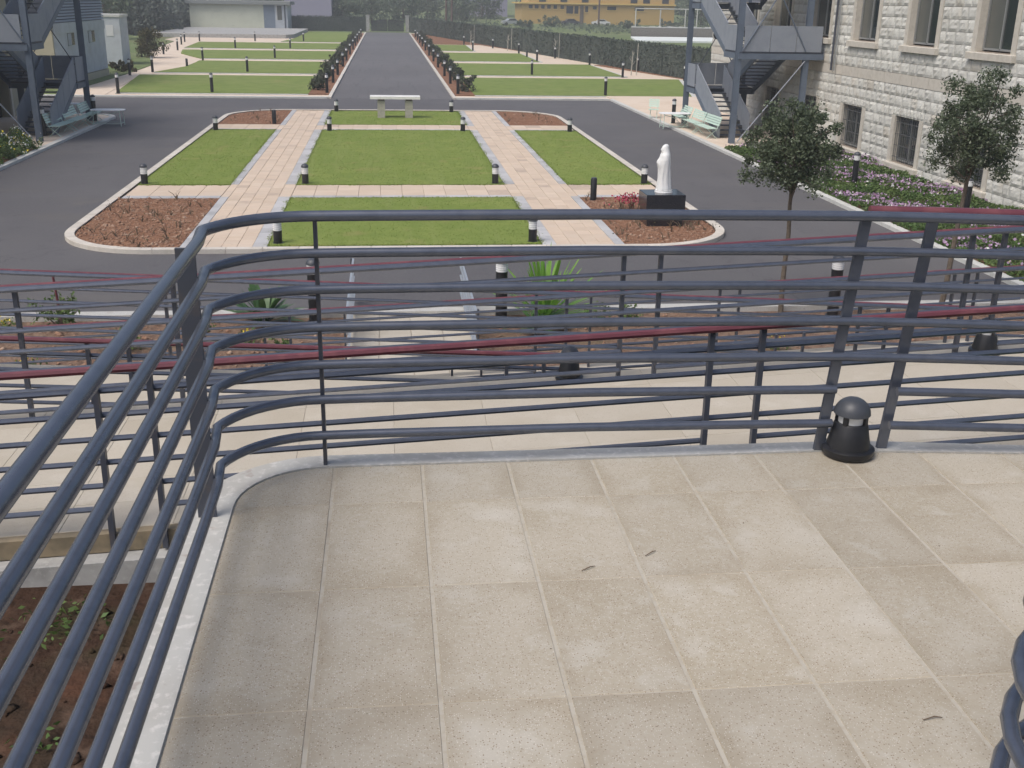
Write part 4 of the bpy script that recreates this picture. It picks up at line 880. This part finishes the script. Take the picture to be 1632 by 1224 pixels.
for (a, c, z0, z1) in open_:
    upw = z0 > 3
    win = ob('window', MB().box(.26, .30, a+.10, c-.10, z0+.06, z1-.06).mesh('window', 'window_metal'), t)
    m_ = (a+c)/2
    for (p, q, mt) in ((a+.14, m_-.03, 'glass' ), (m_+.03, c-.14, 'glass_dull' if upw else 'glass')): ob('pane', MB().box(.245, .262, p, q, z0+.1, z1-.1).mesh('pane', mt), win)
    fr = MB(); fr.box(.20, .27, m_-.03, m_+.03, z0+.06, z1-.06); fr.box(.2, .27, a+.08, a+.14, z0+.06, z1-.06); fr.box(.2, .27, c-.14, c-.08, z0+.06, z1-.06); fr.box(.2, .27, a+.14, c-.14, z0+.05, z0+.11)
    ob('frame', fr.mesh('frame', 'window_metal'), win)
    for (p, q) in ((a-.2, a+.06), (c-.06, c+.2)): ob('jamb', MB().box(-.03, .30, p, q, z0-.02, z1+.02).mesh('jamb', 'trim_stone'), t)
    ob('sill', MB().slab(-.16, .28, a-.28, c+.28, z0-.24 if upw else z0-.20, z0-.02, .02).mesh('sill', 'trim_stone'), t)
    if upw: ob('lintel', MB().box(-.03, .3, a-.2, c+.2, z1+.02, z1+.3).mesh('lintel', 'trim_stone'), t)
    else:
        n = 9; y = a-.2; dw = (c-a+.4)/n
        for k in range(n): ob('lintel_stone', vmesh[k % 8], t, (0, y+dw*(k+.5), z1+.172), 0, (1, dw-.012, .31))
        ob('lintel', MB().box(.0, .3, a-.2, c+.2, z1+.02, z1+.05).mesh('lintel', 'trim_stone'), t)
        gr = MB()
        for k in range(13): yy = a+.1+(c-a-.2)*k/12; gr.box(.055, .07, yy-.008, yy+.008, z0+.02, z1-.02)
        for k in range(4): zz_ = z0+.2+(z1-z0-.4)*k/3; gr.box(.05, .056, a+.06, c-.06, zz_-.012, zz_+.012)
        ob('grille', gr.mesh('grille', 'grille'), win)
# drainpipe beside the tower
ob('drainpipe', MB().tube([(-.13, 45.75, 3.3), (-.13, 45.75, 8)], .05, 8).mesh('drainpipe', 'post_paint', True), t); ob('drainpipe', MB().tube([(-.12, 45.45, 3.3), (-.12, 45.45, 8)], .035, 8).mesh('drainpipe', 'window_metal', True), t)

# ================================================================= STEEL STAIR TOWERS
def tower(label, X0, s):
    t = thing('stair_tower', label, 'staircase', (X0, 47, 0))
    X = lambda u: s*u
    def bx(b, u0, u1, y0, y1, z0, z1): a_, c_ = sorted((X(u0), X(u1))); return b.box(a_, c_, y0, y1, z0, z1)
    for (u, y) in ((0, 0), (0, 8), (3, 0), (3, 8)):
        b = MB(); bx(b, u-.12, u+.12, y-.11, y-.09, .05, 9.6); bx(b, u-.12, u+.12, y+.09, y+.11, .05, 9.6); bx(b, u-.012, u+.012, y-.09, y+.09, .05, 9.6); ob('column', b.mesh('column', 'tower_paint'), t)
    def flight(u0, u1, ya, yb, za, zb):
        n = 11
        for k in range(n):
            y = ya+(yb-ya)*(k+.5)/n; z = za+(zb-za)*(k+1)/n; d = abs(yb-ya)/n*.5
            b = MB(); bx(b, u0+.04, u1-.04, y-d*.95, y+d*.95, z-.04, z-.004); ob('tread', b.mesh('tread', 'tower_dark'), t)
        for u in (u0, u1):
            m_ = 4
            for k in range(m_):
                y0, y1 = ya+(yb-ya)*k/m_, ya+(yb-ya)*(k+1)/m_; z0, z1 = za+(zb-za)*k/m_, za+(zb-za)*(k+1)/m_
                g = .012*(1 if yb > ya else -1); x0, x1 = X(u-.02), X(u+.02)
                P = [(y0+g, z0-.02), (y1-g, z1-.02), (y1-g, z1+1.05), (y0+g, z0+1.05)]
                v = [(x0, y, z) for y, z in P]+[(x1, y, z) for y, z in P]
                ob('panel', MB().add(v, [(0,1,2,3),(7,6,5,4),(0,4,5,1),(1,5,6,2),(2,6,7,3),(3,7,4,0)]).mesh('panel', 'tower_panel'), t)
            b = MB(); b.bar((X(u), ya, za-.13), (X(u), yb, zb-.13), .07, .24); ob('stringer', b.mesh('stringer', 'tower_paint'), t)
            b = MB(); b.bar((X(u), ya, za+1.07), (X(u), yb, zb+1.07), .05, .04); ob('handrail', b.mesh('handrail', 'tower_panel'), t)
    def landing(u0, u1, y0, y1, z, sides):
        b = MB(); bx(b, u0, u1, y0, y1, z-.05, z); ob('landing', b.mesh('landing', 'tower_dark'), t)
        b = MB(); bx(b, u0-.03, u1+.03, y0-.04, y0+.03, z-.3, z-.06); bx(b, u0-.03, u1+.03, y1-.03, y1+.04, z-.3, z-.06); bx(b, u0-.04, u0+.03, y0+.03, y1-.03, z-.3, z-.06); bx(b, u1-.03, u1+.04, y0+.03, y1-.03, z-.3, z-.06); ob('landing_beam', b.mesh('landing_beam', 'tower_paint'), t)
        for (kind, p, a_, c_) in sides:
            n = max(1, round(abs(c_-a_)/1.25))
            for k in range(n):
                q0, q1 = a_+(c_-a_)*k/n+.012, a_+(c_-a_)*(k+1)/n-.012; b = MB()
                if kind == 'y': bx(b, q0, q1, p-.02, p+.02, z+.02, z+1.08)
                else: bx(b, p-.02, p+.02, q0, q1, z+.02, z+1.08)
                ob('panel', b.mesh('panel', 'tower_panel'), t)
    for st in range(2):
        z = 3.95*st
        flight(.05, 1.4, 2.0, 6.5, z+.05, z+1.98)
        landing(0, 3, 6.5, 8.2, z+1.98, [('y', 8.2, .05, 2.95), ('x', 0, 6.55, 8.15), ('x', 3, 6.55, 8.15)])
        flight(1.6, 2.95, 6.5, 2.0, z+1.98, z+3.95)
        landing(0, 3.7, -.15, 2.0, z+3.95, [('y', -.15, .15, 3.6), ('x', 0, -.1, 1.95)])
    rods = MB()
    for z in (4.42,):
        for (u, zz_) in ((.1, 2.1), (2.9, 2.1), (.1, 6.7), (2.9, 6.7)): rods.tube([(X(1.45), 8.1, z), (X(u), 8.1, zz_)], .022, 6)
    ob('brace', rods.mesh('brace', 'tower_dark'), t)
    b = MB(); b.lathe([(.2, -.03), (.24, -.03), (.24, .03), (.2, .03)], 20); b.v = [(X(1.45)+p[0], 8.1+p[2], 4.42+p[1]) for p in b.v]; ob('brace_plate', b.mesh('brace_plate', 'tower_dark'), t)
    for (p, q) in (((.1, 4.0), (1.5, 6.25)), ((2.9, 4.0), (1.6, 6.25)), ((2.9, 3.6), (.2, .2))):
        ob('brace', MB().tube([(X(p[0]), -.2, p[1]), (X(q[0]), -.2, q[1])], .028, 6).mesh('brace', 'tower_panel' if q[1] < 1 else 'tower_paint'), t)
    return t
tower('blue-grey steel stair tower standing against the stone building on the right', 15.0, 1)
tower('blue-grey steel stair tower at the left edge of the picture', -14.2, -1)
# left building wall behind the tower
t = thing('left_building', 'pale building with dark doorway behind the left stair tower', 'building', (-18.2, 0, 0))
b = MB(); b.box(-6, 0, 24, 54.2, 0, 8); b.box(-6, 0, 56.4, 60.5, 0, 8); b.box(-6, 0, 54.2, 56.4, 2.4, 8); ob('wall', b.mesh('wall', 'render_beige'), t)
ob('door', MB().box(-.5, -.45, 54.2, 56.4, 0.05, 2.4).mesh('door', 'dark_window'), t)
for (p, q) in ((53.95, 54.2), (56.4, 56.65)): ob('jamb', MB().box(.003, .08, p, q, 0.05, 2.6).mesh('jamb', 'trim_stone'), t)
ob('lintel', MB().box(.003, .08, 54.2, 56.4, 2.4, 2.6).mesh('lintel', 'trim_stone'), t)

# ================================================================= OUTBUILDINGS
t = thing('outbuilding', 'white outbuilding with louvred upper wall behind the left stair tower', 'building', (-20.8, 74, 0))
ob('wall', MB().box(-9, 0, .2, 13.4, .55, 3.35).mesh('wall', 'render_white'), t); ob('front_wall', MB().box(-9, -.02, 0, .2, .5, 4.0).mesh('front_wall', 'render_beige'), t)
ob('plinth', MB().box(-9, .04, -.03, 13.45, 0, .5).mesh('plinth', 'render_beige'), t); ob('upper_wall', MB().box(-9, .05, .201, 13.44, 3.35, 4.0).mesh('upper_wall', 'render_white'), t)
ob('louvre_backing', MB().box(-8.9, -.1, .06, 13.3, 4.0, 7.6).mesh('louvre_backing', 'tower_dark'), t)
for k in range(19):
    z = 4.06+k*.185; v = [(.05, .0, z), (.05, 13.4, z), (-.04, 13.4, z+.12), (-.04, 0, z+.12), (.035, 0, z-.01), (.035, 13.4, z-.01), (-.055, 13.4, z+.11), (-.055, 0, z+.11)]
    ob('louvre_slat', MB().add(v, [(0,1,2,3),(7,6,5,4),(0,4,5,1),(1,5,6,2),(2,6,7,3),(3,7,4,0)]).mesh('louvre_slat', 'louvre'), t)
for (y0, y1) in ((3.4, 5.0), (8.7, 10.4)):
    w_ = ob('window', MB().box(-.1, .012, y0, y1, 2.55, 3.32).mesh('window', 'dark_window'), t); ob('frame', MB().box(-.05, .03, y0-.08, y0, 2.5, 3.345).mesh('frame', 'roof_grey'), w_); ob('shutter', MB().box(.0125, .03, y0+.02, y0+.8, 2.57, 3.3).mesh('shutter', 'louvre'), w_)
t = thing('annex', 'small pale annex with one window behind the white outbuilding', 'building', (-22.5, 100, 0)); ob('wall', MB().box(-5, 0, 0, 3, 0, 3.95).mesh('wall', 'render_white'), t); ob('roof', MB().box(-5.1, .08, -.08, 3.1, 3.95, 4.15).mesh('roof', 'pale_edge'), t); ob('window', MB().box(-1.15, -.55, -.03, .02, 2.4, 3.3).mesh('window', 'lens'), t)
# pale house at the far end
t = thing('pale_house', 'low pale greenish house with a blue door beyond the far left lawns', 'house', (-33.2, 200, 0))
ob('wall', MB().box(0, 12.4, 0, 9, .3, 4.35).mesh('wall', 'plaster_green'), t); ob('plinth', MB().box(-.1, 12.4, -.1, 9, 0, .3).mesh('plinth', 'grey_concrete'), t); ob('roof', MB().slab(-.6, 17, -.7, 9.6, 4.37, 4.95, .05).mesh('roof', 'roof_grey'), t)
d = ob('door', MB().box(12.4, 14.3, .02, .12, .3, 4.35).mesh('door', 'door_blue'), t); ob('handle', MB().box(12.6, 12.65, -.05, .02, 1.9, 2.2).mesh('handle', 'window_metal'), d)
ob('side_wall', MB().box(14.3, 16.4, .05, 9, .3, 4.35).mesh('side_wall', 'render_white'), t); w_ = ob('window', MB().box(14.7, 15.5, -.0, .045, 1.9, 4.2).mesh('window', 'glass_dull'), t); ob('frame', MB().box(14.55, 14.69, -.03, .045, 1.8, 4.3).mesh('frame', 'pale_edge'), w_)
ob('drainpipe', MB().box(15.9, 16.1, -.08, .04, .3, 4.35).mesh('drainpipe', 'tower_dark'), t)
struct('platform', MB().prism([(-33.5, 167.5), (-14.4, 167.5), (-13.4, 170), (-13.4, 200), (-33.5, 200)], 0, .55, .03), 'grey_concrete', 'low grey concrete platform in front of the pale house', 'platform')
# yellow building, frame, walls, gate
t = thing('yellow_building', 'long yellow building with small windows beyond the hedge fence', 'building', (31.3, 262, .5))
ob('wall', MB().box(0, 36, 0, 14, -1, 4.55).mesh('wall', 'yellow_wall'), t); ob('ledge', MB().box(-.8, 36.2, -.5, 14, 4.56, 4.85).mesh('ledge', 'yellow_trim'), t); ob('upper_wall', MB().box(1.5, 36, .3, 14, 4.86, 10).mesh('upper_wall', 'yellow_wall'), t)
for k, (x, w_, z0, z1) in enumerate(((1.6, .9, 3.5, 4.3), (3.0, .9, 3.5, 4.3), (4.5, .8, 3.5, 4.3), (5.9, .8, 3.5, 4.3), (7.4, .8, 3.5, 4.3), (9.0, .8, 3.5, 4.3), (10.4, 1.6, 2.5, 4.2), (12.3, .9, 2.5, 4.2), (14.8, .7, 2.9, 4.2), (16.6, .9, 3.5, 4.2), (20.0, 2.1, 3.4, 4.2), (26.5, 2.2, 3.3, 4.2))):
    wn = ob('window', MB().box(x, x+w_, -.03, .1, z0, z1).mesh('window', 'dark_window'), t); ob('sill', MB().box(x-.1, x+w_+.1, -.12, -.035, z0-.12, z0-.01).mesh('sill', 'yellow_trim'), wn)
for x in (4., 9, 14, 25.5, 28.5, 33): ob('window', MB().box(x, x+1.6, .26, .4, 5.0, 7.).mesh('window', 'dark_window'), t)
ob('pillar', MB().box(13.6, 14.4, -.2, -.002, -1, 4.3).mesh('pillar', 'bark'), t)
t = thing('violet_house', 'distant violet-grey house left of the yellow building', 'house', (20, 300, .8)); ob('wall', MB().box(0, 12, 0, 8, 0, 6).mesh('wall', 'violet_wall'), t); ob('roof', MB().box(-.4, 12.4, -.4, 8.4, 6, 6.4).mesh('roof', 'roof_grey'), t); ob('window', MB().box(2, 4, -.04, .1, 3, 4.6).mesh('window', 'dark_window'), t); ob('window', MB().box(8, 10, -.04, .1, 3, 4.6).mesh('window', 'dark_window'), t)
t = thing('grey_house', 'distant grey house behind the far left hedge fence', 'house', (-20, 232, .3)); ob('wall', MB().box(0, 9.3, 0, 8, 0, 6.5).mesh('wall', 'violet_wall'), t); ob('roof', MB().box(-.3, 9.6, -.3, 8.3, 6.5, 6.8).mesh('roof', 'roof_grey'), t)
t = thing('goal_frame', 'white tubular frame standing in front of the yellow building', 'frame', (45.5, 205, .4))
for x in (0, 4.6, 9.3, 11.5): ob('upright', MB().tube([(x, 0, 0), (x, 0, 4.25)], .11, 6).mesh('upright', 'pale_edge'), t)
ob('crossbar', MB().tube([(-.1, 0, 4.3), (12.6, 0, 4.3)], .1, 6).mesh('crossbar', 'pale_edge'), t)
t = thing('low_wall', 'low stone wall topped with white stones beyond the hedge fence', 'wall', (42, 192, 0)); ob('body', MB().box(0, 24, 0, .5, -.2, 1.7).mesh('body', 'dirty_concrete'), t)
b = MB()
for k in range(46): x = k*.52; b.box(x+.03, x+.48, -.05, .5, 1.7, 1.82+.16*random.random())
ob('coping', b.mesh('coping', 'pale_edge'), t)
struct('pale_terrace', MB().prism([(38.5, 172), (62, 172), (64, 191.5), (41.8, 191.5)], -.2, .25), 'pool_white', 'pale paved strip in front of the low stone wall', 'paving')
for x, y, h, lab in ((47.5, 252, 11, 'tall wooden utility pole in front of the yellow building'), (11.9, 225, 10, 'left of two dark poles beyond the hedge fence'), (13.0, 225, 10, 'right of two dark poles beyond the hedge fence')):
    t = thing('utility_pole', lab, 'pole', (x, y, 0)); ob('shaft', MB().tube([(0, 0, 0), (.05, 0, h)], [.24, .16], 8).mesh('shaft', 'wood_pole', True), t)
t = thing('gate', 'black double-leaf metal gate at the end of the road', 'gate', (.35, 206, 0))
for sx in (-1, 1):
    lf = ob('leaf', MB().box(min(0, sx*2.95)+.03, max(0, sx*2.95)-.03, -.03, .03, .15, .3).mesh('leaf', 'gate_black'), t)
    for k in range(20): x = sx*(.1+k*.145); ob('board', MB().box(x-.062, x+.062, -.02, .02, .3, 2.05+.12*math.cos(k*.16)).mesh('board', 'gate_black'), lf)
for x, lab in ((-3.15, 'left'), (3.9, 'right')):
    t = thing('gate_pillar', f'grey concrete pillar on the {lab} of the black gate', 'pillar', (x, 206, 0)); ob('shaft', MB().slab(-.3, .3, -.3, .3, 0, 2.7, .03).mesh('shaft', 'grey_concrete'), t); ob('capstone', MB().slab(-.36, .36, -.36, .36, 2.7, 2.85, .03).mesh('capstone', 'grey_concrete'), t)

# hedge fences
def hedge(label, p, q, h, n):
    t = thing('hedge_fence', label, 'hedge', (p[0], p[1], 0)); d = Vector((q[0]-p[0], q[1]-p[1], 0)); L = d.length; u = d/L; w = Vector((-u.y, u.x, 0))
    b = MB(); b.bar((0, 0, h*.48), tuple(d+Vector((0, 0, h*.48))), .16, h*.96); ob('panel', b.mesh('panel', 'hedge_core'), t)
    s = rng.random(n)*L; z = rng.random(n)*h*1.0; z = np.where(rng.random(n) < .12, h+rng.normal(size=n)*.06, z); o_ = (.09+.07*rng.random(n)+.04*np.sin(s*1.7)*np.sin(z*2.3))*np.where(rng.random(n) < .5, -1, 1)
    C = np.column_stack([u.x*s+w.x*o_, u.y*s+w.y*o_, z]); ob('foliage', leaf_mesh('foliage', C, rng.uniform(.12, .28, n), 'hedge_leaf', 0, .6), t)
    for k in range(int(L//6)+1):
        c = u*(k*6); ob('fence_post', MB().tube([(c.x-w.x*.2, c.y-w.y*.2, 0), (c.x-w.x*.2, c.y-w.y*.2, h)], .04, 6).mesh('fence_post', 'hedge_core'), t)
hedge('long dark green hedge fence along the right of the far lawns', (4.3, 206), (27.4, 70), 2.5, 26000)
hedge('dark green hedge fence left of the black gate', (-3.5, 206), (-16.6, 206), 2.55, 3500)
# saplings with stakes by the hedge
for i, (x, y) in enumerate(((17.9, 119.5), (20.6, 93.5), (11.3, 152), (14.6, 136))):
    t = thing('sapling', f'bare pale sapling and stake by the right hedge fence, {ORD[i]} listed'.replace(', first listed', ', the one in the middle').replace(', second listed', ', nearest the stair tower').replace(', third listed', ', the farthest').replace(', fourth listed', ', the second farthest'), 'sapling', (x, y, 0))
    b = MB(); g = random.Random(i)
    b.tube([(0, 0, 0), (.05, 0, 1.1), (.1, 0, 1.9)], [.05, .04, .02], 6)
    for k in range(7): z = .8+.15*k; b.tube([(.05, 0, z), (.05+g.gauss(0, .25), g.gauss(0, .2), z+.35)], [.025, .01], 5, False)
    ob('trunk', b.mesh('trunk', 'altar_stone'), t); ob('stake', MB().tube([(.45, 0, 0), (.5, 0, 2.6)], .035, 6).mesh('stake', 'altar_stone'), t)
# cars beyond
def car(label, loc, rz, mat):
    t = thing('parked_car', label, 'car', loc, rz)
    P = [(-2.1, .35), (-2.1, .85), (-1.7, .98), (-1.1, 1.02), (-.6, 1.42), (.7, 1.45), (1.35, 1.02), (2.0, .9), (2.15, .55), (2.1, .35)]
    v = [(x, -.82, z) for x, z in P]+[(x, .82, z) for x, z in P]; n = len(P)
    b = MB().add(v, [tuple(range(n)), tuple(range(2*n-1, n-1, -1))]+[(i, i+n, (i+1) % n+n, (i+1) % n) for i in range(n)]); ob('body', b.mesh('body', mat), t)
    for s in (-1, 1): ob('window', MB().add([(-.95, s*.825, 1.02), (1.15, s*.825, 1.02), (.65, s*.825, 1.38), (-.55, s*.825, 1.38)], [(0, 1, 2, 3)] if s < 0 else [(3, 2, 1, 0)]).mesh('window', 'dark_window'), t)
    for x in (-1.35, 1.35):
        for s in (-1, 1):
            b = MB().lathe([(.12, -.1), (.32, -.1), (.34, 0), (.32, .1), (.12, .1)], 16); b.v = [(x+p[0], s*.78+p[2], .33+p[1]) for p in b.v]; ob('wheel', b.mesh('wheel', 'tyre'), t)
car('dark car parked in front of the yellow building', (41.5, 255, .55), R(8), 'car_dark'); car('silver car parked left of the yellow building', (27.5, 250, .5), R(15), 'car_silver'); car('white car parked by the utility pole', (48.6, 255, .55), R(-5), 'car_white')

# ================================================================= FAR VEGETATION
shrub('brown_bush', 'brownish upright bush beside the curved walk on the left', (-22.8, 112.4, 0), (1.5, 1.5, 1.55), 2600, 301, 'bush_leaf', .22, None, 'bush', 46)
shrub('green_bush', 'low green bush at the corner of the white outbuilding', (-20.6, 92, 0), (1.2, 2.2, .5), 1500, 302, 'bush_leaf', .2, None, 'bush', 30)
def far_tree(label, loc, r, seed, n, mat='far_leaf', ls=.6, group=None):
    t = thing('far_tree', label, 'tree', loc, 0, group); C, K = crown_points(n, (0, 0, r[2]*1.05), r, 40, min(r)*.36, seed, .5)
    ob('crown', leaf_mesh('crown', C, ls*np.random.default_rng(seed).uniform(.6, 1.3, len(C)), mat, 0, .6), t)
    b = MB(); b.tube([(0, 0, -.3), (.1, 0, r[2]*.6), (0, 0, r[2]*1.2)], [.28, .2, .08], 7)
    for q in K[::6]: b.tube([(0.05, 0, r[2]*.7), tuple(Vector(q)*.7+Vector((0, 0, r[2]*.1))), tuple(q)], [.1, .07, .03], 5, False)
    ob('trunk', b.mesh('trunk', 'bark'), t)
FT = [(-44, 148, 6, 'far left behind the annex'), (-37, 156, 5, 'far left between the annex and the pale house'), (-51, 165, 7, 'at the left edge behind the annex'), (-40, 178, 6.5, 'just left of the pale house'), (-9, 238, 5, 'behind the hedge fence left of the gate'), (-3, 252, 5.5, 'straight behind the left gate pillar'), (4, 262, 5, 'straight behind the gate'),
      (10, 275, 6, 'behind the two dark poles, left'), (17, 268, 5, 'behind the two dark poles, right'), (24, 285, 6, 'in front of the violet-grey house'), (71, 252, 6, 'right of the yellow building, left one'), (78, 246, 6.5, 'right of the yellow building, middle one'), (86, 250, 7, 'right of the yellow building, right one'), (-28, 240, 7, 'behind the pale house, left'), (-21, 250, 6, 'behind the grey house')]
for i, (x, y, s, lab) in enumerate(FT): far_tree('green tree '+lab, (x, y, .3), (s*.8, s*.8, s*.72), 400+i, 2600, 'far_leaf', .55, 'trees beyond the garden')
# bushes in the field
for i, (x, y, s, lab) in enumerate(((36, 246, 2.2, 'round bush in front of the left end of the yellow building'), (51.5, 238, 2.0, 'round bush in front of the utility pole'), (62, 246, 2.0, 'round bush near the white frame'), (29.5, 238, 1.6, 'low bush by the silver car'))):
    shrub('field_bush', lab, (x, y, .3), (s*1.2, s, s*.6), 1400, 500+i, 'far_leaf', .4, 'bushes in the field', 'bush', 26)
# scrub and distant wood, uncountable
n = 30000; P = np.column_stack([rng.uniform(-70, 110, n), rng.uniform(209, 300, n)]); P = P[~((P[:, 0] > 30) & (P[:, 0] < 70) & (P[:, 1] > 256))]; P = P[np.sin(P[:, 0]*.21+np.sin(P[:, 1]*.13)*2)*np.sin(P[:, 1]*.17)+rng.normal(size=len(P))*.5 > .1]
g = np.where(P[:, 1] > 205, np.minimum(1, (P[:, 1]-205)/60)*.6+np.maximum(0, P[:, 1]-260)*.022, 0)
tag(ob('scrub', leaf_mesh('scrub', np.column_stack([P, g+rng.random(len(P))*.7]), rng.uniform(.3, .8, len(P)), 'far_leaf', .2, .6)), 'weedy green scrub in the field beyond the fence', 'scrub', None, 'stuff')
C = []
for i in range(150):
    x = rng.uniform(-190, 240); y = rng.uniform(300, 430); s = rng.uniform(3.5, 7); z = .6+max(0, y-260)*.022
    c, _ = crown_points(420, (x, y, z+s*.8), (s, s, s*.8), 16, s*.4, 700+i); C.append(c)
C = np.vstack(C); tag(ob('distant_wood', leaf_mesh('distant_wood', C, rng.uniform(.7, 1.5, len(C)), 'far_leaf', 0, .7)), 'distant belt of green trees along the top of the picture', 'wood', None, 'stuff')
C = []
for i in range(46):
    x = rng.uniform(-75, -33); y = rng.uniform(168, 215); s = rng.uniform(2.5, 4.5); c, _ = crown_points(420, (x, y, s*.8), (s, s, s*.9), 16, s*.4, 900+i); C.append(c)
C = np.vstack(C); tag(ob('dark_thicket', leaf_mesh('dark_thicket', C, rng.uniform(.4, .9, len(C)), 'hedge_leaf', 0, .7)), 'dark green thicket left of the pale house', 'thicket', None, 'stuff')

# ================================================================= SMALL THINGS ON THE TERRACE
for (p, q, lab) in (((.545, 2.80), (.59, 2.825), 'small dark twig on the terrace tiles left of the middle'), ((.755, 2.875), (.795, 2.905), 'small dark twig on the terrace tiles nearer the lamp'), ((1.235, 2.03), (1.285, 2.035), 'thin twig on the terrace tiles at lower right')):
    m_ = ((p[0]+q[0])/2+.006, (p[1]+q[1])/2+.004); tag(ob('twig', MB().tube([(*p, TZ+.003), (*m_, TZ+.006), (*q, TZ+.003)], [.0012, .0018, .0009], 5).mesh('twig', 'twig')), lab, 'twig')
k = 60; P = np.column_stack([rng.uniform(-.45, 2., k), rng.uniform(1.4, 3.6, k), np.full(k, TZ+.001)])
tag(ob('grit', blob_mesh(k, P, .001, .0035, 'twig', 'grit')), 'specks of grit scattered on the terrace tiles', 'grit', None, 'stuff')


# ================================================================= HAZE
hz = MB().box(-610, 610, -45, 910, -1.5, 26).mesh('haze', None)
hm = bpy.data.materials.new('haze_air'); hm.use_nodes = True; hn = hm.node_tree; hn.nodes.clear()
pv = hn.nodes.new('ShaderNodeVolumePrincipled'); pv.inputs['Color'].default_value = (.88, .92, .97, 1); pv.inputs['Density'].default_value = .0009
mo = hn.nodes.new('ShaderNodeOutputMaterial'); hn.links.new(pv.outputs[0], mo.inputs['Volume']); hz.materials.append(hm)
tag(ob('haze', hz), 'thin pale haze over the garden and field', 'haze', None, 'stuff')
